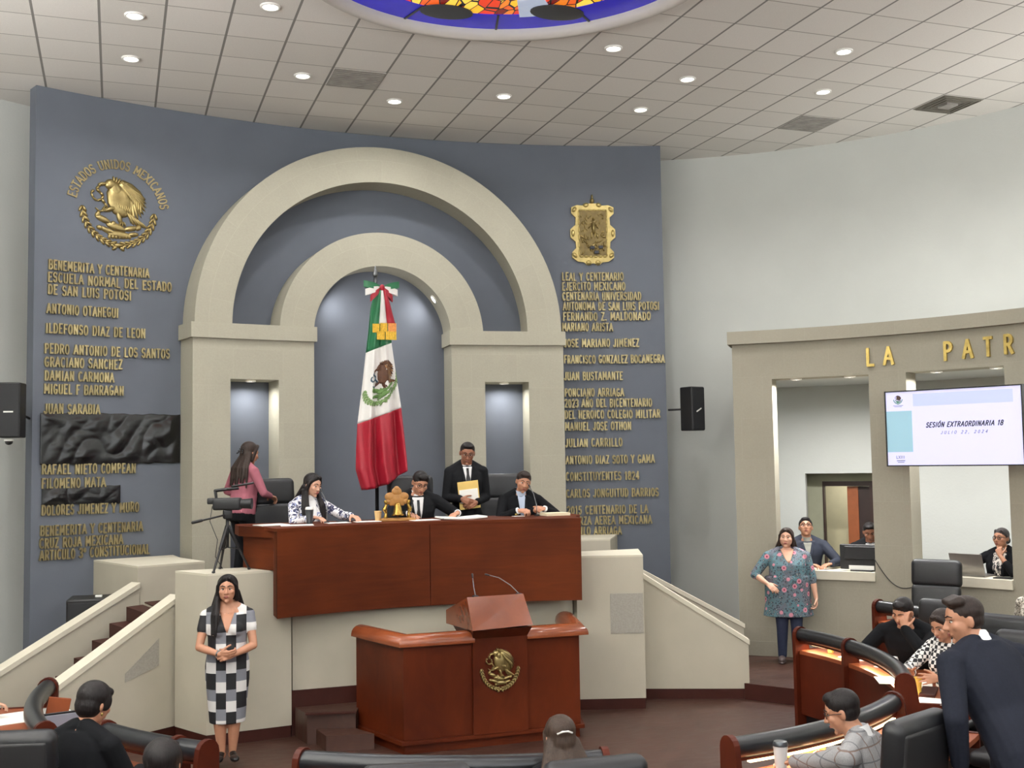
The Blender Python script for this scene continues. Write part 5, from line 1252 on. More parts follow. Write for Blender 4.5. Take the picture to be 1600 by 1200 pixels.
p = cylp(59.2, 1.236, SR + .10, SX, SY); paper(p.x, p.y, 1.2358, .28, .2, -1.0, 'white papers at the left end of the sill with the laptop', 'papers on the stone sills', th=.012, name='paper_stack')
p = cylp(67.3, 1.236, SR + .12, SX, SY); paper(p.x, p.y, 1.2358, .2, .14, -1.1, 'dark tablet lying right of the laptop on the sill', None, BLACKP, .012, 'dark_tablet', 'tablet')
mb = MB(); P = [cylp(53.2 + 4.6 * k / 14, 1.40 - .42 * (k / 14) + .20 * (k / 14) ** 2 * .6 - .12 * math.sin(PI * k / 14), SR - .012, SX, SY) for k in range(15)]
mb.tube(P, .005, 6); tag(mb.build('cable', BLACKP, smooth=True), 'thin dark cable drooping across the stone pier between the two sills', 'cable')
# ------------------------------------------------------------------ people
EYEW = mat('eye_white', (222, 216, 208), .3, var=.02); EYED = mat('eye_dark', (38, 26, 22), .2, var=.05)
def skin(name, rgb): return mat('skin_' + name, rgb, .48, var=.07, scale=14, bump=.03, bscale=220)
SK = {'light': skin('light', (206, 158, 132)), 'tan': skin('tan', (184, 132, 104)), 'brown': skin('brown', (150, 100, 76))}
LIPC = {'light': mat('lips_light', (168, 88, 82), .4, var=.05), 'tan': mat('lips_tan', (150, 82, 74), .4, var=.05), 'brown': mat('lips_brown', (118, 70, 60), .4, var=.05)}
def hairm(name, rgb):
    if name in MATS: return MATS[name]
    m = bpy.data.materials.new(name); m.use_nodes = True; k = NT(m); c = _srgb(rgb)
    n = k.noise(k.coord('Object', (60, 60, 5)), 2.2, 4, .6, .6)
    k.link(k.ramp(n, [(.3, shade(c, .65)), (.7, shade(c, 1.5))]), k.b.inputs['Base Color'])
    k.b.inputs['Roughness'].default_value = .45; k.b.inputs['Specular IOR Level'].default_value = .25; k.bump(n, .5, .006); MATS[name] = m; return m
HBLACK = hairm('hair_black', (24, 20, 20)); HBROWN = hairm('hair_brown', (44, 33, 28)); HDARK = hairm('hair_dark_brown', (40, 30, 26)); HGREY = hairm('hair_greying', (58, 54, 54)); HLIGHT = hairm('hair_light_brown', (58, 45, 37))
SUITB = mat('suit_black', (21, 22, 25), .8, spec=.15, var=.12, scale=40, bump=.06, bscale=400); SUITN = mat('suit_navy', (31, 34, 44), .8, spec=.15, var=.15, scale=60, bump=.06, bscale=400)
SHIRTW = mat('shirt_white', (232, 232, 232), .7, var=.02); SHIRTB = mat('shirt_pale_blue', (178, 190, 210), .7, var=.03); TIEB = mat('tie_black', (22, 22, 26), .5, var=.1)
TROUS = mat('trousers_black', (18, 19, 22), .85, spec=.15, var=.1); SHOEB = mat('shoe_black', (20, 19, 20), .3, var=.1); JEANS = mat('jeans_navy', (34, 42, 66), .8, var=.15, scale=50)
PINK = mat('pink_knit', (150, 86, 98), .85, var=.06, scale=20, bump=.1, bscale=200); BLACKC = mat('black_cloth', (17, 18, 21), .85, spec=.15, var=.12); NAVYC = mat('navy_jacket', (34, 40, 56), .75, var=.1)
GLASSES = mat('spectacle_frame', (30, 28, 30), .35)
def pattern(name, fn, rough=.75):
    if name in MATS: return MATS[name]
    m = bpy.data.materials.new(name); m.use_nodes = True; k = NT(m); k.link(fn(k), k.b.inputs['Base Color']); k.b.inputs['Roughness'].default_value = rough; MATS[name] = m; return m
def f_dress(k):
    s = k.sep(k.coord('Object'))
    ci = k.math('FLOOR', k.math('DIVIDE', k.math('ADD', s[0], 1.052), .087)); odd = k.math('MODULO', ci, 2.0)
    v = k.math('FRACT', k.math('ADD', k.math('DIVIDE', s[2], .335), k.math('MULTIPLY', odd, .5)))
    return k.ramp(v, [(0, _srgb((20, 20, 24))), (.42, _srgb((214, 212, 210))), (.70, _srgb((122, 124, 132)))], 'CONSTANT')
DRESS = pattern('checked_dress', f_dress)
def f_leaf(k):
    v = k.coord('Object'); n = k.noise(v, 17, 2, .5, 1.8); n2 = k.noise(v, 24, 1, .5, 1.0)
    a = k.ramp(n, [(.0, _srgb((230, 228, 230))), (.50, _srgb((230, 228, 230))), (.54, _srgb((60, 62, 92))), (.60, _srgb((44, 46, 74)))]); b = k.math('GREATER_THAN', n2, .62)
    return k.mix(b, a, _srgb((140, 150, 190)))
LEAF = pattern('white_leaf_print', f_leaf)
def f_blouse(k):
    v = k.coord('Object'); n = k.noise(v, 5, 2); s = k.sep(v)
    base = k.ramp(n, [(.38, _srgb((104, 94, 106))), (.58, _srgb((84, 116, 124)))])
    vo = k.new('ShaderNodeTexVoronoi'); vo.inputs['Scale'].default_value = 34; k.link(v, vo.inputs['Vector'])
    base = k.mix(k.math('LESS_THAN', vo.outputs['Distance'], .42), base, _srgb((48, 54, 64)))
    base = k.mix(k.math('LESS_THAN', vo.outputs['Distance'], .20), base, _srgb((170, 176, 174)))
    vf = k.new('ShaderNodeTexVoronoi'); vf.inputs['Scale'].default_value = 9.0; vf.inputs['Randomness'].default_value = .9; k.link(v, vf.inputs['Vector'])
    base = k.mix(k.math('LESS_THAN', vf.outputs['Distance'], .27), base, _srgb((196, 128, 142)))
    return k.mix(k.math('LESS_THAN', vf.outputs['Distance'], .12), base, _srgb((138, 46, 66)))
BLOUSE = pattern('floral_blouse', f_blouse)
def f_hound(k):
    v = k.coord('Object', (34, 34, 34)); c = k.new('ShaderNodeTexChecker'); c.inputs['Scale'].default_value = 1.0; k.link(v, c.inputs['Vector'])
    c.inputs['Color1'].default_value = _srgb((226, 224, 220)); c.inputs['Color2'].default_value = _srgb((22, 22, 26)); return c.outputs['Color']
HOUND = pattern('houndstooth', f_hound)
def f_plaid(k):
    s = k.sep(k.coord('Object'))
    def ln(x, p, w): return k.math('LESS_THAN', k.math('FRACT', k.math('DIVIDE', k.math('ADD', x, 5.0), p)), w)
    n = k.noise(k.coord('Object', (200, 200, 200)), 1.0, 2); c = k.ramp(n, [(.3, _srgb((134, 134, 136))), (.7, _srgb((156, 155, 155)))])
    for x in (s[0], s[2]): c = k.mix(ln(x, .075, .10), c, _srgb((104, 104, 108))); c = k.mix(ln(x, .15, .04), c, _srgb((116, 96, 88)))
    return c
PLAID = pattern('plaid_suiting', f_plaid)
def f_zebra(k):
    n = k.noise(k.coord('Object', (1, 1, .5)), 26, 1, .5, 2.5); return k.ramp(n, [(.0, _srgb((26, 26, 30))), (.5, _srgb((212, 204, 194)))], 'CONSTANT')
ZEBRA = pattern('black_white_scarf', f_zebra)
def f_speck(k):
    n = k.noise(k.coord('Object'), 38, 2, .6, 1.5); return k.ramp(n, [(.0, _srgb((96, 92, 82))), (.47, _srgb((96, 92, 82))), (.52, _srgb((206, 200, 186)))], 'LINEAR')
SPECK = pattern('speckled_blouse', f_speck)

def rot3(ax, d): return Matrix.Rotation(math.radians(d), 3, ax)
def ik(S, W, l1, l2, hint):
    S = Vector(S); W = Vector(W); d = W - S; L = min(d.length, (l1 + l2) * .998)
    d.normalize(); W = S + d * L
    a = (l1 * l1 - l2 * l2 + L * L) / (2 * L); h = math.sqrt(max(0, l1 * l1 - a * a))
    hv = Vector(hint); hv = hv - d * hv.dot(d); hv.normalize()
    return S + d * a + hv * h, W
def hand(mb, wr, f, n, side, H, curl=(25, 35, 25), spread=6, thumb=(35, 20), th_in=.5):
    """palm and five fingers; f = finger direction, n = palm normal, side = +1 left hand, -1 right hand"""
    f = Vector(f).normalized(); n = Vector(n); n = (n - f * n.dot(f)).normalized(); t = f.cross(n) * (-side)   # towards the thumb
    u = H / 1.7; wr = Vector(wr)
    for k, (o, L) in enumerate(((.030, .088), (.010, .092), (-.011, .088), (-.031, .079))):
        mb.rc(wr + t * o * .55 * u + f * .012 * u, .015 * u, wr + t * o * u + f * L * u, .0125 * u, 8)
    mb.rc(wr + f * .03 * u, .019 * u, wr + f * .075 * u, .016 * u, 8)
    for k, (o, L, ph) in enumerate(((.031, .088, (.042, .025, .021)), (.010, .093, (.046, .029, .022)), (-.011, .089, (.042, .027, .021)), (-.031, .080, (.033, .020, .019)))):
        p = wr + t * o * u + f * L * u; d = (f + t * math.tan(math.radians(spread * (1.5 - k) * .5))).normalized(); r = .0105 * u * (1 if k < 3 else .9); ang = 0
        for j in range(3):
            ang += math.radians(curl[j] * (1 + .08 * k)); dd = (d * math.cos(ang) + n * math.sin(ang)); q = p + dd * ph[j] * u * 1.05
            mb.rc(p, r, q, r * .93, 8); p = q; r *= .93
    p = wr + t * .026 * u + f * .022 * u; d = (t * math.cos(math.radians(thumb[0])) * .9 + f * .75 + n * th_in).normalized(); r = .0145 * u
    for j, L in enumerate((.038, .032, .026)):
        q = p + d * L * u; mb.rc(p, r, q, r * .88, 8); p = q; r *= .86; d = (d + f * .28 + n * .12 - t * .10 * j).normalized()
def person(label, loc, rz, H=1.7, sk='tan', female=False, w=1.0, seat=None, lean=0, side=0, twist=0, head=(0, 0, 0), neckf=0.0, arms=None, legs=None, hair='short', hairm_=HBLACK,
           outfit=None, glasses=None, extras=None, vox=.0062, group=None, pelvis=None, eyes=True, earring=None, build_legs=True, belly=0.0):
    """front = local -Y, the person's left = local +X.  seat = seat height or None for standing"""
    u = H / 1.7; o = outfit or {}
    M4 = Matrix.Translation(Vector(loc)) @ Matrix.Rotation(rz, 4, 'Z')
    hz = (.53 * H) if seat is None else seat + .10 * u
    P = Vector(pelvis) if pelvis else Vector((0, 0, hz))
    T = rot3('Z', twist) @ rot3('Y', side) @ rot3('X', lean)
    LT = .295 * H
    def tp(x, y, z): return P + T @ Vector((x, y, z))
    sw = (.104 if female else .116) * H * w
    # torso rings: (height fraction, half width, half depth, forward shift)
    if female: TR = [(-.30, .090, .066, 0), (-.12, .103, .072, .004), (.05, .103, .070, .004), (.35, .083 + .02 * belly, .060 + .03 * belly, -.004 - .02 * belly), (.55, .088 + .01 * belly, .066 + .015 * belly, -.012 - .01 * belly), (.70, .092, .074, -.018), (.84, .093, .062, -.006), (.95, .085, .048, .004), (1.04, .052, .040, .008), (1.12, .034, .034, .006)]
    else: TR = [(-.30, .086, .064, 0), (-.12, .096, .068, .004), (.05, .095, .066, .003), (.35, .090 + .02 * belly, .064 + .03 * belly, -.003 - .02 * belly), (.55, .098 + .01 * belly, .068 + .015 * belly, -.004 - .01 * belly), (.72, .104, .068, -.006), (.86, .106, .058, 0), (.96, .094, .046, .006), (1.05, .056, .042, .008), (1.13, .036, .036, .006)]
    def torso(mb, k0, k1, grow, n=20, ex=2.4):
        rings = []
        for (f, a, b, y) in TR:
            if f < k0 - 1e-6 or f > k1 + 1e-6: continue
            r = []
            for j in range(n):
                t = 2 * PI * j / n; c, s = math.cos(t), math.sin(t)
                r.append(tp((abs(c) ** (2 / ex)) * math.copysign(1, c) * (a * H * w + grow), y * H + (abs(s) ** (2 / ex)) * math.copysign(1, s) * (b * H * (.6 + .4 * w) + grow), f * LT))
            rings.append(r)
        mb.loft(rings, True)
    NB = tp(0, .012 * H, LT * 1.02)
    HR = rot3('Z', head[0]) @ rot3('Y', head[2]) @ rot3('X', head[1])
    hh = .143 * H if not female else .142 * H
    HC = NB + T @ Vector((0, -.010 * H - neckf, .024 * H)) + HR @ Vector((0, -.020 * H, .076 * H))
    def hp(x, y, z): return HC + HR @ (Vector((x, y, z)) * hh)
    sh = {s: tp(s * sw, .004 * H, LT * .90) for s in (1, -1)}
    la, lf = .172 * H, .150 * H
    arms = arms or {}
    AR = {}
    for s in (1, -1):
        a = arms.get(s) or dict(w=(s * (sw + .06), -.05, P.z - .02), hint=(s * .4, .6, 0), f=(0, -.15, -1), n=(-s, 0, 0))
        wr = Vector(a['w']) if not a.get('torso') else tp(*a['w'])
        e, wr = ik(sh[s], wr, la, lf, a.get('hint', (s * .5, .5, -.6))); AR[s] = (e, wr, a)
    hips = {s: P + rot3('Z', twist) @ Vector((s * .052 * H, 0, -.02 * H)) for s in (1, -1)}
    lt, ls = .245 * H, .245 * H
    legs = legs or {}
    if seat is None:
        zf_ = [l['foot'][2] for l in legs.values()] or [.075 * u]; lt = ls = (hips[1].z - min(zf_)) * .5 * 1.012
    LG = {}
    for s in (1, -1):
        l = legs.get(s) or (dict(foot=(s * .055 * H, .0, .075 * u), hint=(0, -1, 0)) if seat is None else dict(foot=(s * .07 * H, -.30 * H + .02, .075 * u), hint=(0, -1, .6)))
        kn, an = ik(hips[s], l['foot'], lt, ls, l.get('hint', (0, -1, 0))); LG[s] = (kn, an, l.get('toe', (s * .18, -1, 0)))
    # ---- body
    mb = MB(); torso(mb, -.31, 1.14, -.004)
    for s in (1, -1): mb.rc(tp(s * .018 * H, .012 * H, LT * 1.10), .030 * H, tp(s * sw * .78, .008 * H, LT * .95), .028 * H, 12)
    mb.rc(NB - T @ Vector((0, 0, .02)), .037 * H * (.9 if female else 1.02), HC + HR @ Vector((0, .06 * hh, -.22 * hh)), .033 * H * (.9 if female else 1.05), 14)
    for s in (1, -1):
        e, wr, a = AR[s]; k = (.88 if female else 1) * (.7 + .3 * w)
        mb.rc(tp(s * sw * .55, .004 * H, LT * .93), .034 * H * k, sh[s], .033 * H * k, 12)
        mb.rc(sh[s], .032 * H * k, sh[s].lerp(e, .5), .029 * H * k, 12); mb.rc(sh[s].lerp(e, .5), .029 * H * k, e, .024 * H * k, 12)
        mb.rc(e, .024 * H * k, e.lerp(wr, .35), .0245 * H * k, 12); mb.rc(e.lerp(wr, .35), .0245 * H * k, wr, .0155 * H * k, 12)
        hand(mb, wr, a.get('f', (wr - e)), a.get('n', (0, 0, -1)), s, H, a.get('curl', (25, 35, 25)), a.get('spread', 6), th_in=a.get('th_in', .5))
        if build_legs:
            kn, an, toe = LG[s]; k2 = .75 + .25 * w
            mb.rc(hips[s], .052 * H * k2, kn, .034 * H * k2, 12); mb.rc(kn, .034 * H * k2, kn.lerp(an, .3), .035 * H * k2, 12); mb.rc(kn.lerp(an, .3), .035 * H * k2, an, .021 * H, 12)
            td = Vector(toe); td.z = 0; td.normalize(); mb.rc(an + Vector((0, 0, -.022 * H)) - td * .02, .022 * H, an + td * .085 * H + Vector((0, 0, -.030 * H)), .014 * H, 10)
    # head
    E3 = HR
    mb.ell(hp(0, .06, .13), (.335 * hh, .40 * hh, .36 * hh), E3, 20, 14); fw = 1.05 + max(0, w - 1) * .45
    mb.ell(hp(0, -.09, -.10), (.268 * fw * hh, .27 * hh, .36 * hh), E3, 18, 12)
    jw = .205 if not female else .18
    mb.ell(hp(0, -.10, -.29), (jw * fw * hh, .20 * hh, .17 * hh), E3, 16, 10); mb.ell(hp(0, -.265, -.41), (.085 * hh, .07 * hh, .075 * hh), E3)
    mb.rc(hp(0, -.345, .06), .030 * hh, hp(0, -.43, -.10), .052 * hh, 10); mb.ell(hp(.05, -.385, -.11), .038 * hh); mb.ell(hp(-.05, -.385, -.11), .038 * hh)
    for s in (1, -1):
        mb.ell(hp(s * .17 * fw, -.225, -.06), .105 * hh); mb.rc(hp(s * .03, -.335, .125), .034 * hh, hp(s * .20, -.26, .125), .036 * hh, 8)
        mb.ell(hp(s * .335, .06, -.01), (.04 * hh, .085 * hh, .135 * hh), E3 @ rot3('Z', -s * 22)); mb.rc(hp(s * .30, .03, -.03), .05 * hh, hp(s * .33, .05, -.05), .04 * hh, 8)
    mb.ell(hp(0, -.335, -.235), (.115 * hh, .045 * hh, .05 * hh), E3)
    B = voxel(mb, vox, 3)
    # eyes, brows and lips stay in the body's one mesh, with their own materials
    if eyes:
        for s in (1, -1):
            B.ell(hp(s * .130, -.268, .045), (.058 * hh, .050 * hh, .030 * hh), E3, 12, 8, mi=1); B.ell(hp(s * .128, -.312, .043), (.028 * hh, .013 * hh, .028 * hh), E3, 10, 6, mi=2)
            B.rc(hp(s * .065, -.322, .088), .010 * hh, hp(s * .19, -.285, .075), .008 * hh, 6, mi=2)
            B.rc(hp(s * .05, -.362, .150), .016 * hh, hp(s * .14, -.345, .185), .016 * hh, 6, mi=3); B.rc(hp(s * .14, -.345, .185), .016 * hh, hp(s * .225, -.272, .150), .008 * hh, 6, mi=3)
        B.ell(hp(0, -.372, -.222), (.088 * hh, .022 * hh, .020 * hh), E3, 12, 6, mi=4); B.ell(hp(0, -.368, -.254), (.078 * hh, .025 * hh, .024 * hh), E3, 12, 6, mi=4)
    body = B.build('person', [SK[sk], EYEW, EYED, hairm_, LIPC[sk]], None, smooth=True, fixn=False)
    body.matrix_basis = M4
    tag(body, label, 'person', group)
    bvh = {}
    def part(mb2, nm, m_, size=None, sm=3, label=None, smooth=True):
        if size: mb2 = voxel(mb2, size, sm)
        ob = mb2.build(nm, m_, body, smooth=smooth, fixn=not size, label=label)
        if size: bvh[nm] = BVHTree.FromPolygons([v.copy() for v in mb2.v], mb2.f)
        return ob
    # ---- clothes
    def sleeves(mb2, g, to=1.0, cuff=0):
        for s in (1, -1):
            e, wr, a = AR[s]; k = (.88 if female else 1) * (.7 + .3 * w)
            mb2.rc(tp(s * sw * .55, .004 * H, LT * .93), .034 * H * k + g, sh[s], .034 * H * k + g, 12)
            m = sh[s].lerp(e, .5)
            if to <= .5: mb2.rc(sh[s], .033 * H * k + g, sh[s].lerp(e, to * 2 * .98), .031 * H * k + g * 1.4, 12); continue
            mb2.rc(sh[s], .033 * H * k + g, m, .030 * H * k + g, 12); mb2.rc(m, .030 * H * k + g, e, .026 * H * k + g, 12)
            q = e.lerp(wr, (to - .5) * 2 - .06); mb2.rc(e, .026 * H * k + g, q, .019 * H * k + g + cuff, 12)
    kind = o.get('top', 'jacket'); tm = o.get('top_m', SUITB)
    if kind in ('jacket', 'blouse', 'knit', 'dress', 'tee'):
        g = {'jacket': .017, 'blouse': .02, 'knit': .010, 'dress': .009, 'tee': .008}[kind]
        c2 = MB(); torso(c2, -.31 if kind in ('jacket', 'blouse', 'dress') else -.12, 1.06 if kind != 'dress' else .97, g)
        if female and kind != 'blouse':
            for s in (1, -1): c2.ell(tp(s * .044 * H, -.062 * H, LT * .66), .040 * H * w + g * .5)
        if female and kind == 'blouse': c2.ell(tp(0, -.05 * H, LT * .62), (.085 * H * w, .055 * H, .06 * H), T)
        if belly > 0: c2.ell(tp(0, -.030 * H, LT * .28), (.085 * H * w, .065 * H * (1 + .4 * belly), .085 * H), T)
        if kind == 'jacket' and seat is None and build_legs: c2.loft([[tp(.105 * H * w * math.cos(2 * PI * j / 18) , .076 * H * math.sin(2 * PI * j / 18), z) for j in range(18)] for z in (-.42 * LT, -.1 * LT)])
        if kind == 'blouse' and seat is None: c2.loft([[tp((.125 + .012 * (z < -.3)) * H * w * math.cos(2 * PI * j / 22) * (1 + .03 * math.cos(6 * PI * j / 11)), .092 * H * w * math.sin(2 * PI * j / 22) * (1 + .05 * math.cos(8 * PI * j / 11)), z * LT) for j in range(22)] for z in (-.62, -.3, .1, .4)])
        if kind == 'dress':
            for s in (1, -1): pass
            c2.loft([[P + Vector((a_ * H * w * math.cos(2 * PI * j / 24), b_ * H * math.sin(2 * PI * j / 24), z_ * H)) for j in range(24)] for a_, b_, z_ in ((.088, .080, -.305), (.096, .082, -.20), (.108, .084, -.08), (.110, .080, .0), (.10, .072, .06))])
        if kind:
            for s in (1, -1): c2.rc(tp(s * (.022 if kind != 'dress' else .034) * H, .016 * H, LT * (1.08 if kind != 'dress' else 1.04)), .030 * H + g * .6, tp(s * sw * .78, .008 * H, LT * .95), .029 * H + g * .8, 12)
        sleeves(c2, g * .8, o.get('sleeve', 1.0))
        part(c2, {'jacket': o.get('top_n', 'jacket'), 'blouse': 'blouse', 'knit': o.get('top_n', 'sweater'), 'dress': 'dress', 'tee': o.get('top_n', 'shirt')}[kind], tm, .0095, 2)
        topn = list(bvh)[-1]
        front = T @ Vector((0, 1, 0))
        def patch(poly2, nm, m_, lift=.004, th=.004, cols=8, label=None, back=False):
            """thin panel laid on the chest; poly2 rows of (z, x_left, x_right) in torso units (z of torso length, x in metres)"""
            v2 = []; hit = []
            for z, xl, xr in poly2:
                for j in range(cols + 1):
                    x = xl + (xr - xl) * j / cols; src = tp(x, (.5 if back else -.5), z * LT); dd = front * (-1 if back else 1)
                    r = bvh[topn].ray_cast(src, dd)
                    hit.append((r[0] if r[0] is not None else tp(x, -.02, z * LT)) - dd * lift)
            mb3 = MB(); k = cols + 1; P3 = hit + [p - front * th * (-1 if back else 1) for p in hit]; n_ = len(hit); F = []
            R_ = len(poly2)
            for i in range(R_ - 1):
                for j in range(cols): a = i * k + j; F += [(a, a + 1, a + k + 1, a + k), (a + n_, a + n_ + k, a + n_ + k + 1, a + n_ + 1)]
            for j in range(cols): F.append((j, j + n_, j + 1 + n_, j + 1)); b = (R_ - 1) * k + j; F.append((b, b + 1, b + 1 + n_, b + n_))
            for i in range(R_ - 1): a = i * k; F.append((a, a + k, a + k + n_, a + n_)); a += cols; F.append((a, a + n_, a + k + n_, a + k))
            mb3.add(P3, F); return part(mb3, nm, m_, label=label)
        if o.get('shirt'):
            vb = o.get('v', .42); vw = o.get('vw', .055)
            rows = [(vb + (1.02 - vb) * i / 7, -vw * (i / 7) ** .8 - .002, vw * (i / 7) ** .8 + .002) for i in range(8)]
            part_ = patch(rows + [(1.07, -.036, .036)], 'shirt_front', o['shirt'])
            if o.get('tie'): patch([(vb - .01 + (1.06 - vb) * i / 6, -.014 - .010 * (i < 4), .014 + .010 * (i < 4)) for i in range(7)], 'tie', o['tie'], .013, .005, 4)
            for s in (1, -1):
                patch([(vb + (1.0 - vb) * i / 7, s * (vw * (i / 7) ** .8), s * (vw * (i / 7) ** .8 + .018 + .022 * math.sin(PI * (i / 7) ** .7))) for i in range(8)], 'lapel', tm, .006, .006, 4)
        if o.get('shirt') or o.get('collar'):
            cm = o.get('collar') or o['shirt']; c3 = MB(); ring = []
            for kz, gr in ((1.03, .016), (1.11, .010), (1.16, .006)):
                ring.append([NB + T @ Vector(((.036 * H + gr) * math.cos(2 * PI * j / 20), (.037 * H + gr) * math.sin(2 * PI * j / 20) - .004 * H + .01 * math.cos(2 * PI * j / 20) ** 2, (kz - 1.02) * LT + .008 * math.sin(2 * PI * j / 20))) for j in range(20)])
            c3.loft(ring, False); n0 = len(c3.v); c3.loft([[p + (p - NB).normalized() * .004 for p in r_] for r_ in ring][::-1], False); part(c3, 'collar', cm)
        if o.get('cuffs'):
            for s in (1, -1):
                e, wr, a = AR[s]; c3 = MB(); d = (wr - e).normalized(); c3.tube([wr - d * .03, wr - d * .002], .0185 * H + .007, 14); part(c3, 'shirt_cuff', o['cuffs'])
        for nm, rows, m_, kw in o.get('patches', ()): patch(rows, nm, m_, **kw)
    if build_legs and kind != 'dress':
        lm = o.get('legs_m', TROUS); c2 = MB(); torso(c2, -.31, .06, .008 if kind != 'jacket' else .004)
        for s in (1, -1):
            kn, an, toe = LG[s]; k2 = .75 + .25 * w
            c2.rc(hips[s], .055 * H * k2 + .008, kn, .037 * H * k2 + .008, 12); c2.rc(kn, .037 * H * k2 + .008, an + (kn - an).normalized() * .01, .030 * H + .006, 12)
        part(c2, 'trousers', lm, .012, 2)
    if build_legs:
        for s in (1, -1):
            kn, an, toe = LG[s]; td = Vector(toe); td.z = 0; td.normalize(); zf = an.z - .075 * u; c2 = MB(); sm_ = o.get('shoe_m', SHOEB)
            Rf = Matrix((Vector((-td.y, td.x, 0)), -td, Vector((0, 0, 1)))).transposed()
            if o.get('pumps'):
                c2.ell(Vector((an.x, an.y, zf + .030)) + td * .115, (.042, .075, .028), Rf); c2.rc(Vector((an.x, an.y, zf + .062)) - td * .02, .028, Vector((an.x, an.y, zf + .035)) + td * .07, .032); c2.rc(Vector((an.x, an.y, zf + .05)) - td * .035, .022, Vector((an.x, an.y, zf + .01)) - td * .045, .010)
            else:
                c2.ell(Vector((an.x, an.y, zf + .045)) + td * .10, (.048, .10, .042), Rf); c2.ell(Vector((an.x, an.y, zf + .055)) - td * .01, (.042, .06, .055), Rf); c2.ell(Vector((an.x, an.y, zf + .014)) + td * .065, (.047, .145, .014), Rf)
            part(c2, 'shoe', sm_, .006, 1)
    # ---- hair
    hm = MB()
    def cap(gx=.365, gy=.425, gz=.385, y=.085, z=.165): hm.ell(hp(0, y, z), (gx * hh, gy * hh, gz * hh), E3, 22, 14)
    if hair == 'short':
        cap(.362, .415, .362, .105, .195); hm.ell(hp(0, .16, .02), (.345 * hh, .30 * hh, .30 * hh), E3); hm.ell(hp(0, -.12, .41), (.25 * hh, .20 * hh, .13 * hh), E3)
    elif hair == 'crop':
        cap(.352, .405, .352, .10, .18); hm.ell(hp(0, .16, .02), (.335 * hh, .30 * hh, .28 * hh), E3); hm.ell(hp(0, -.06, .42), (.26 * hh, .24 * hh, .10 * hh), E3)
    elif hair == 'quiff':
        cap(.352, .405, .355, .10, .18); hm.ell(hp(0, .16, .0), (.335 * hh, .30 * hh, .28 * hh), E3)
        for k in range(5): hm.rc(hp(-.2 + .1 * k, -.02, .44), .13 * hh, hp(-.2 + .1 * k, -.22, .45), .08 * hh)
    elif hair == 'pixie':
        cap(.40, .45, .40, .10, .20); hm.ell(hp(0, .19, -.02), (.37 * hh, .33 * hh, .36 * hh), E3); hm.rc(hp(-.20, -.16, .36), .12 * hh, hp(.18, -.17, .35), .11 * hh)
        for s in (1, -1): hm.ell(hp(s * .33, -.06, .10), (.07 * hh, .16 * hh, .22 * hh), E3)
    elif hair in ('long', 'long_back', 'long_front', 'bob', 'halfup'):
        cap(.40, .44, .40, .150, .20); hm.ell(hp(0, .22, -.05), (.38 * hh, .34 * hh, .45 * hh), E3)
        for s in (1, -1):
            hm.rc(hp(s * .10, -.20, .44), .10 * hh, hp(s * .33, -.05, .15), .09 * hh); hm.rc(hp(s * .33, -.05, .15), .09 * hh, hp(s * .36, .04, -.35), .10 * hh)
        L = {'long': 1.75, 'long_back': 2.0, 'long_front': 2.0, 'bob': .75, 'halfup': 1.9}[hair]
        zb = tp(0, .066 * H, LT * 1.0)
        for k in range(9):
            x = -.40 + .10 * k; a = hp(x * .85, .32 - .5 * x * x, -.1); b = zb + T @ Vector((x * .34, .010 - .25 * x * x + .006 * (k % 2), -.02)); hm.rc(a, .13 * hh, b, .10 * hh)
            if L > 1: c = b + T @ Vector((x * .05, .002, -(L - .95 - .12 * (k % 3)) * hh)); hm.rc(b, .10 * hh, c, .04 * hh)
        if hair in ('long', 'long_front'):
            for s in ((1, -1) if hair == 'long_front' else ((-1,) if (extras or {}).get('hairside', -1) < 0 else (1,))):
                a = hp(s * .36, .02, -.3); b = tp(s * .055 * H, -.085 * H, LT * .93); c = tp(s * .060 * H, -.105 * H, LT * .56); hm.chain([a, b, c], [.12 * hh, .12 * hh, .05 * hh]); hm.chain([a + HR @ Vector((0, .03, 0)), b + Vector((s * .025, .02, 0)), c + Vector((s * .03, .01, .02))], [.12 * hh, .12 * hh, .05 * hh])
    elif hair == 'bun':
        cap(.355, .41, .36, .10, .19); hm.ell(hp(0, .17, .0), (.34 * hh, .30 * hh, .30 * hh), E3); hm.ell(hp(.0, .50, -.12), (.20 * hh, .17 * hh, .19 * hh), E3)
        for s in (1, -1): hm.rc(hp(s * .15, -.20, .40), .07 * hh, hp(s * .33, .02, .12), .06 * hh)
    elif hair == 'tied':
        cap(.365, .42, .37, .10, .19); hm.ell(hp(0, .17, .0), (.345 * hh, .31 * hh, .33 * hh), E3)
        for s in (1, -1): hm.rc(hp(s * .1, -.22, .42), .08 * hh, hp(s * .34, .0, .05), .07 * hh)
        hm.chain([hp(0, .42, -.05), hp(0, .48, -.5), hp(0, .42, -1.0)], [.13 * hh, .12 * hh, .04 * hh])
    part(hm, 'hair', hairm_, .0075, 1)
    if glasses:
        gm = MB()
        for s in (1, -1):
            ring = [hp(s * .135 + .088 * math.cos(2 * PI * j / 16), -.375 + .03 * abs(math.cos(2 * PI * j / 16)) * (1 if s * math.cos(2 * PI * j / 16) > 0 else 0), .045 + .072 * math.sin(2 * PI * j / 16)) for j in range(17)]
            gm.tube(ring, .011 * hh * glasses, 6, caps=False); gm.tube([hp(s * .22, -.355, .07), hp(s * .35, -.10, .06), hp(s * .37, .06, .03)], .010 * hh * glasses, 6)
        gm.tube([hp(-.05, -.40, .06), hp(.05, -.40, .06)], .010 * hh, 6); part(gm, 'glasses', GLASSES)
    if earring:
        for s in earring: e_ = MB(); e_.ell(hp(s * .37, .02, -.20), (.03 * hh, .03 * hh, .05 * hh)); part(e_, 'earring', GOLD)
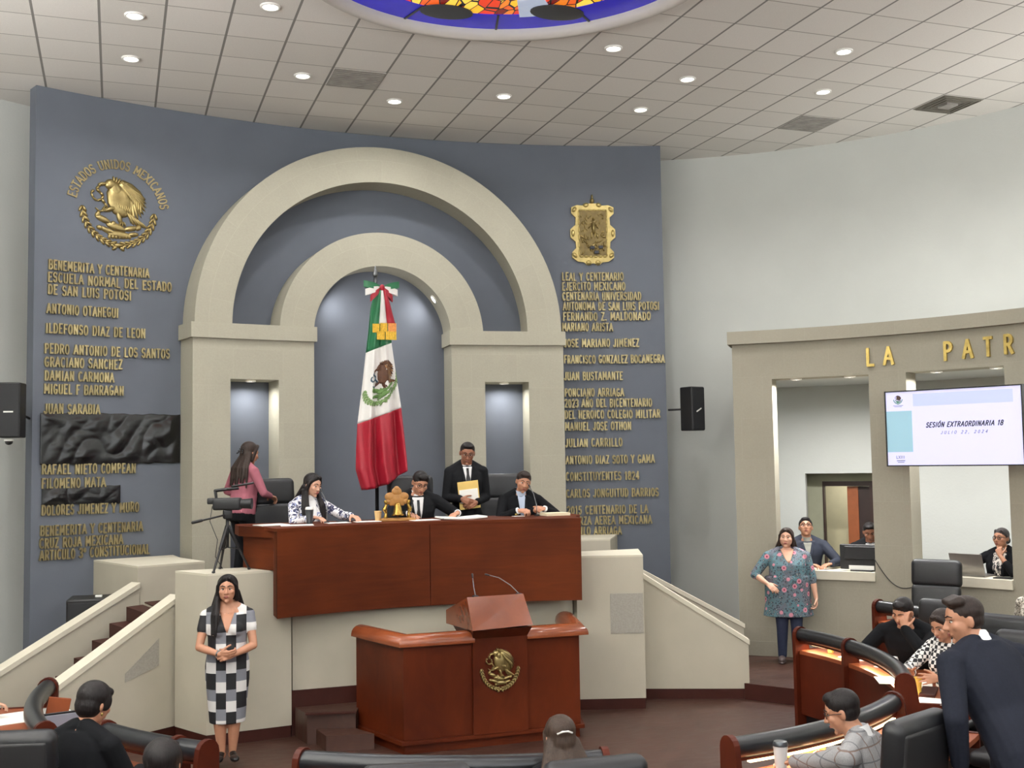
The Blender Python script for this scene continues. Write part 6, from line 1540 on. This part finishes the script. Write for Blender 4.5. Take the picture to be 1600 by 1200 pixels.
    return dict(o=body, hp=hp, tp=tp, HR=HR, hh=hh, AR=AR, M=M4, part=part, T=T, P=P, LT=LT, sh=sh)
def held(pd, nm, label, cat, mbs, local=True):
    """a thing carried by a person: placed in the person's frame but top-level"""
    p0 = pd['M'] @ mbs[0][3]
    t = thing(nm, label, cat, p0)
    for mb, pn, m_, _ in mbs:
        mb.v = [pd['M'] @ v for v in mb.v]; mb.build(pn, m_, t, smooth=True, angle=40, world=True)
    return t
def loc_to(px, target):   # world point -> person's local frame
    return px.inverted() @ Vector(target)
def frame(loc, rz): return Matrix.Translation(Vector(loc)) @ Matrix.Rotation(rz, 4, 'Z')
DZ = DAIS_Z + .012
def wl_(loc, rz, p): return tuple(frame(loc, rz).inverted() @ Vector(p))
TZ = DT + .02
# 1 sign-language interpreter in the chequered dress
L = (.95, 10.43, 0); r = -.12
pd = person('woman in a black, white and grey checked dress standing with clasped hands', L, r, H=1.64, sk='tan', female=True, w=1.08, head=(-4, -2, 0), belly=.35,
    arms={1: dict(w=(.045, -.235, .985), hint=(.9, .45, -.5), f=(-.9, -.25, -.05), n=(-.1, .9, -.3), curl=(40, 50, 30)), -1: dict(w=(-.060, -.245, 1.0), hint=(-.9, .45, -.5), f=(.9, -.28, -.05), n=(.1, .9, .3), curl=(35, 45, 30))},
    legs={1: dict(foot=(.045, .0, .115)), -1: dict(foot=(-.05, -.005, .115))}, hair='long', hairm_=HBLACK, outfit=dict(top='dress', top_m=DRESS, sleeve=.22, pumps=True, patches=[('neckline', [(.62 + .38 * i / 6, -.004 - .066 * (i / 6), .004 + .066 * (i / 6)) for i in range(7)], SK['tan'], dict(lift=.002, th=.002))]), vox=.0056)
e_, wr, a_ = pd['AR'][-1]; c = MB(); d = (wr - e_).normalized(); c.tube([wr - d * .02, wr - d * .008], .029, 14); pd['part'](c, 'bracelet', STEEL)
# 2 woman in the pink top behind the tripod
L = (1.30, 12.62, 1.34); r = math.radians(118)
pd = person('woman in a pink top with a hair claw standing behind the video camera', L, r, H=1.54, sk='tan', female=True, w=1.12, lean=6, head=(-6, 16, 0), belly=.2,
    arms={1: dict(w=(.20, -.20, .92), hint=(.8, .5, -.3), f=(0, -.8, -.5), n=(-1, 0, 0)), -1: dict(w=(-.16, -.26, .95), hint=(-.8, .6, -.4), f=(.4, -.8, -.2), n=(0, 0, -1))},
    hair='halfup', hairm_=HBROWN, outfit=dict(top='knit', top_m=PINK, sleeve=1.0, legs_m=TROUS, shoe_m=SHOEB, patches=[('black_front', [(-.05 + .95 * i / 8, -.11 - .02 * math.sin(PI * i / 8), .11 + .02 * math.sin(PI * i / 8)) for i in range(9)], BLACKC, dict(lift=.006, th=.006, cols=12, label='black front of the top'))]))
hp = pd['hp']; hh = pd['hh']; c = MB()
for s in (-1, 1):
    for k in range(4): c.rc(hp(s * .06, .50, .06 + .0 * k), .035 * hh, hp(s * (.10 + .05 * k), .55 + .02 * k, .22 - .12 * k), .035 * hh, 8)
pd['part'](c, 'hair_claw', BLACKP)
# 3 woman in white floral jacket
L = (1.92, 12.12, DZ); r = .30
F = frame(L, r)
pd = person('woman with long black hair in a white leaf-print jacket at the left of the bench', L, r, H=1.60, sk='light', female=True, w=1.02, seat=.50, lean=8, head=(16, 14, 4),
    arms={1: dict(w=wl_(L, r, (2.33, 11.72, TZ + .035)), hint=(.9, .2, -.7), f=(.1, -1, -.1), n=(0, 0, -1), curl=(15, 20, 15)), -1: dict(w=wl_(L, r, (1.93, 11.66, TZ + .035)), hint=(-.9, .2, -.7), f=(.5, -.8, -.1), n=(0, 0, -1), curl=(25, 35, 20))},
    hair='long_front', hairm_=HBLACK, outfit=dict(top='jacket', top_m=LEAF, shirt=SHIRTW, v=.5, vw=.045, top_n='jacket', sleeve=.97))
# 4 man writing in the middle
L = (3.10, 12.08, DZ); r = -.05
pd = person('man in a black suit and tie writing at the middle of the bench', L, r, H=1.68, sk='tan', w=1.10, seat=.50, lean=14, head=(8, 30, 6),
    arms={1: dict(w=wl_(L, r, (3.47, 11.66, TZ + .035)), hint=(.9, .2, -.6), f=(-.7, -.7, -.15), n=(0, 0, -1), curl=(25, 35, 25)), -1: dict(w=wl_(L, r, (2.93, 11.66, TZ + .04)), hint=(-.9, .2, -.6), f=(.5, -.8, -.2), n=(.3, 0, -1), curl=(45, 50, 30))},
    hair='short', hairm_=HBLACK, glasses=.8, outfit=dict(top='jacket', top_m=SUITB, shirt=SHIRTW, tie=TIEB, v=.28, vw=.062, cuffs=SHIRTW, sleeve=.96))
e_, wr, a_ = pd['AR'][-1]; c = MB(); q = wr + Vector((.055, -.075, .0)); c.rc(q + Vector((-.01, .03, .07)), .005, q + Vector((.005, -.015, -.05)), .004, 8)
held(pd, 'pen', 'dark pen in the hand of the writing man', 'pen', [(c, 'barrel', BLACKP, q)])
# 5 standing man with folder
L = (3.74, 12.22, DZ); r = -.14
pd = person('man in a dark suit standing on the dais holding a manila folder', L, r, H=1.68, sk='brown', w=.94, lean=4, head=(-4, 22, 4),
    arms={1: dict(w=(.085, -.215, 1.0), hint=(.5, .6, -.7), f=(-.85, -.25, -.35), n=(0, 1, 0), curl=(30, 30, 20)), -1: dict(w=(-.095, -.245, 1.04), hint=(-.5, .6, -.7), f=(.9, -.15, -.35), n=(0, 1, 0), curl=(30, 40, 30))},
    hair='crop', hairm_=HBLACK, glasses=.7, outfit=dict(top='jacket', top_m=SUITB, shirt=SHIRTW, tie=TIEB, v=.50, vw=.05, sleeve=.98))
c = MB(); R = rot3('Y', -6) @ rot3('X', 4); c.rbox((.0, -.200, 1.08), (.235, .008, .31), .003, R)
c2 = MB(); c2.rbox((.0, -.206, 1.07), (.21, .004, .15), .002, R)
held(pd, 'manila_folder', 'yellow manila folder with white papers held by the standing man', 'folder', [(c, 'cover', MANILA, Vector((0, -.2, 1.12))), (c2, 'inner_sheets', WHITEP, Vector((0, -.2, 1.12)))])
# 6 woman in black speaking
L = (4.32, 12.06, DZ); r = -.22
pd = person('woman with short hair in black speaking at the right end of the bench', L, r, H=1.62, sk='tan', female=True, w=1.14, seat=.50, lean=16, head=(6, 16, 10),
    arms={1: dict(w=wl_(L, r, (4.48, 11.70, TZ + .05)), hint=(.9, .2, -.6), f=(-.7, -.7, .1), n=(-.5, .2, -.6), curl=(45, 55, 35)), -1: dict(w=wl_(L, r, (4.17, 11.66, TZ + .04)), hint=(-.9, .2, -.6), f=(.7, -.7, .0), n=(.4, .2, -.8), curl=(40, 50, 30))},
    hair='short', hairm_=HDARK, outfit=dict(top='jacket', top_m=BLACKC, shirt=SHIRTB, v=.45, vw=.04, cuffs=SHIRTW, sleeve=.96,
    patches=[('embroidered_crest', [(.72 + .05 * i, -.105, -.07) for i in range(3)], GOLD, dict(lift=.006, cols=3)), ('embroidered_name', [(.74 + .03 * i, -.055, -.03) for i in range(2)], GOLD, dict(lift=.006, cols=3))]))
# 7 woman in the floral blouse
L = (7.67, 11.84, PLAT_Z); r = -.45
pd = person('woman in a grey floral blouse and dark jeans standing before the stone screen wall', L, r, H=1.58, sk='light', female=True, w=1.35, head=(-14, -4, 2), belly=.6,
    arms={1: dict(w=(.33, -.08, .72), hint=(.8, .5, 0), f=(.02, -.2, -1), n=(-1, 0, 0), curl=(30, 40, 30)), -1: dict(w=(-.26, -.20, .95), hint=(-.9, .5, -.3), f=(.55, -.55, -.45), n=(.4, .2, -.6), curl=(20, 30, 20))},
    hair='long_back', hairm_=HBROWN, outfit=dict(top='blouse', top_m=BLOUSE, sleeve=.62, legs_m=JEANS, shoe_m=mat('shoe_taupe', (84, 72, 70), .5),
    patches=[('neckline', [(.76 + .34 * i / 5, -.004 - .075 * (i / 5) ** .7, .004 + .075 * (i / 5) ** .7) for i in range(6)], SK['light'], dict(lift=.003, th=.002))]))
# 8 man in navy jacket behind the sill
L = (8.32, 12.43, PLAT_Z); r = -.38
pd = person('man with glasses in a navy jacket leaning on the left stone sill', L, r, H=1.68, sk='tan', w=1.12, lean=12, head=(-10, -18, 0), vox=.007,
    arms={1: dict(w=wl_(L, r, (8.37, 11.93, 1.30)), hint=(.9, .4, -.5), f=(-.9, -.4, -.1), n=(0, 0, -1), curl=(20, 30, 20)), -1: dict(w=wl_(L, r, (8.10, 12.02, 1.29)), hint=(-.9, .4, -.5), f=(.9, -.4, 0), n=(0, 0, -1))},
    hair='short', hairm_=HBLACK, glasses=1.0, outfit=dict(top='jacket', top_m=NAVYC, shirt=mat('shirt_grey_check', (150, 150, 140), .8, var=.1), v=.7, vw=.05, legs_m=TROUS))
# 9 man in suit behind the monitor
L = (8.98, 11.95, PLAT_Z); r = -.75
pd = person('man in a dark suit with bowed head behind the black monitor', L, r, H=1.64, sk='brown', w=1.05, lean=4, head=(6, 26, -4), vox=.007, hair='crop', hairm_=HBLACK, outfit=dict(top='jacket', top_m=SUITB, shirt=SHIRTW, tie=TIEB, v=.5, vw=.055))
# 10 woman at the laptop
L = (9.70, 10.44, PLAT_Z); r = -1.25
pd = person('woman in black with a striped scarf and hand on chin behind the laptop', L, r, H=1.60, sk='tan', female=True, w=1.22, lean=8, head=(-4, 0, 0), belly=.3, vox=.007,
    arms={-1: dict(w=wl_(L, r, (9.14, 10.70, 1.30)), hint=(-.7, .3, -.5), f=(0, -1, -.1), n=(0, 0, -1), curl=(20, 25, 20)), 1: dict(w=(.075, -.27, 1.30), hint=(.7, -.3, -1), f=(-.30, .12, 1), n=(-.3, .9, 0), curl=(60, 70, 40))},
    hair='bun', hairm_=HGREY, glasses=1.1, outfit=dict(top='jacket', top_m=BLACKC, sleeve=.80, shirt=ZEBRA, v=.25, vw=.075))
# 11 man in black with his hand on his face
L = (6.86, 8.52, .10); r = -1.05
pd = person('man in black with a white collar and a hand on his face', L, r, H=1.70, sk='tan', w=1.2, seat=.43, lean=24, head=(-8, 26, 6),
    arms={1: dict(w=(.05, -.405, 1.015), hint=(.8, -.6, -1), f=(-.05, .10, 1), n=(0, 1, 0), curl=(25, 35, 25)), -1: dict(w=(-.20, -.44, .775), hint=(-.9, .1, -.5), f=(.5, -.9, -.1), n=(0, 0, -1), curl=(20, 30, 20))},
    hair='short', hairm_=HBLACK, outfit=dict(top='jacket', top_m=BLACKC, collar=SHIRTW, legs_m=TROUS))
# 12 woman in houndstooth
L = (6.52, 7.62, .08); r = -1.28
pd = person('woman in a black and white houndstooth jacket at the right desk', L, r, H=1.60, sk='tan', female=True, seat=.46, lean=12, head=(-4, 24, 0),
    arms={1: dict(w=(.10, -.42, .79), hint=(.9, .2, -.5), f=(-.2, -1, .05), n=(-.9, 0, -.2), curl=(12, 16, 12), spread=14), -1: dict(w=(-.12, -.44, .80), hint=(-.9, .2, -.5), f=(.15, -1, .25), n=(.8, 0, -.4), curl=(12, 18, 12), spread=14)},
    hair='long_back', hairm_=HDARK, outfit=dict(top='jacket', top_m=HOUND, legs_m=TROUS, sleeve=.95))
# 13 standing man, dark navy suit, from behind
L = (4.56, 4.84, PLAT_Z); r = math.radians(186)
pd = person('man in a dark navy suit standing with his back turned at the right edge', L, r, H=1.76, sk='tan', w=1.24, lean=32, head=(60, 12, 0), vox=.0056,
    arms={1: dict(w=(.30, -.16, .82), hint=(.6, .6, 0), f=(.02, -.2, -1), n=(-1, 0, 0), curl=(35, 40, 30)), -1: dict(w=(-.30, -.24, .84), hint=(-.6, .6, 0), f=(0, -.3, -1), n=(1, 0, 0), curl=(35, 40, 30))},
    hair='quiff', hairm_=HDARK, outfit=dict(top='jacket', top_m=SUITN, collar=SHIRTW, legs_m=SUITN))
# 14 man in the plaid jacket
L = (4.10, 5.46, 0); r = math.radians(214)
pd = person('man with glasses in a grey plaid jacket seated at the near right desk', L, r, H=1.68, sk='tan', w=1.08, seat=.42, lean=14, head=(14, 20, 0), vox=.0056,
    arms={1: dict(w=wl_(L, r, (3.86, 6.02, .79)), hint=(.9, .2, -.5), f=(.1, -1, -.1), n=(0, 0, -1), curl=(30, 40, 25)), -1: dict(w=wl_(L, r, (4.22, 6.10, .79)), hint=(-.9, .2, -.5), f=(.1, -1, -.1), n=(0, 0, -1))},
    hair='short', hairm_=HBLACK, glasses=.9, outfit=dict(top='jacket', top_m=PLAID, collar=SHIRTW, legs_m=TROUS))
# 15 woman with the hair clip
L = (2.38, 5.95, 0); r = math.radians(176)
pd = person('woman with light brown hair and a white hair clip seen from behind', L, r, H=1.56, sk='light', female=True, w=1.15, seat=.36, lean=6, head=(0, 12, 0), hair='halfup', hairm_=HLIGHT, vox=.0065,
    outfit=dict(top='jacket', top_m=BLACKC, legs_m=TROUS), arms={1: dict(w=(.16, -.36, .79), f=(-.2, -1, -.1), n=(0, 0, -1)), -1: dict(w=(-.16, -.36, .79), f=(.2, -1, -.1), n=(0, 0, -1))})
hp = pd['hp']; hh = pd['hh']; c = MB(); c.tube([hp(-.20, .50, .12), hp(-.07, .56, .17), hp(.07, .56, .17), hp(.20, .50, .12)], .030 * hh, 8); pd['part'](c, 'hair_clip', WHITEP)
# 16 short-haired person at the left
L = (-.22, 7.10, 0.02); r = math.radians(142)
pd = person('person in black with short black hair and a gold earring at bottom left', L, r, H=1.66, sk='tan', female=True, w=1.15, seat=.48, lean=10, head=(-12, 20, 0), hair='pixie', hairm_=HBLACK, earring=(-1, 1), vox=.0058,
    outfit=dict(top='jacket', top_m=BLACKC, legs_m=TROUS), arms={1: dict(w=(.16, -.40, .79), f=(-.2, -1, -.1), n=(0, 0, -1)), -1: dict(w=(-.16, -.40, .79), f=(.2, -1, -.1), n=(0, 0, -1))})
# 17 partly visible woman at the far right edge
L = (8.86, 9.08, PLAT_Z); r = -1.2
person('woman in a speckled pale blouse cut off by the right edge of the photo', L, r, H=1.58, sk='tan', female=True, w=1.15, seat=.42, lean=4, head=(0, 8, 0), hair='bob', hairm_=HBROWN, vox=.008, outfit=dict(top='blouse', top_m=SPECK, sleeve=.6, legs_m=TROUS))
# 18, 19 heads of people in the nearest row
person('person with dark hair at bottom left, only the top of the head showing', (.22, 5.80, .0), PI - .2, H=1.60, sk='tan', seat=.46, hair='pixie', hairm_=HBLACK, vox=.008, eyes=False, outfit=dict(top='jacket', top_m=BLACKC, legs_m=TROUS))
person('person whose black-haired crown shows at the bottom edge below the lectern', (2.47, 4.42, .0), PI - .2, H=1.60, sk='tan', seat=.42, hair='short', hairm_=HBLACK, vox=.008, eyes=False, outfit=dict(top='jacket', top_m=BLACKC, legs_m=TROUS))
# 20 person whose hand enters at the left edge
L = (-1.30, 9.10, 0); r = 1.2
person('person at the left photo edge with only a hand over the sheets showing', L, r, H=1.62, sk='light', seat=.46, lean=8, hair='short', vox=.008, eyes=False, outfit=dict(top='jacket', top_m=BLACKC, legs_m=TROUS),
    arms={1: dict(w=wl_(L, r, (-.92, 9.56, .84)), f=wl_((0, 0, 0), r, (1, .1, .1)), n=(0, 0, -1)), -1: dict(w=wl_(L, r, (-.95, 9.0, .80)), f=wl_((0, 0, 0), r, (1, .1, 0)), n=(0, 0, -1))})
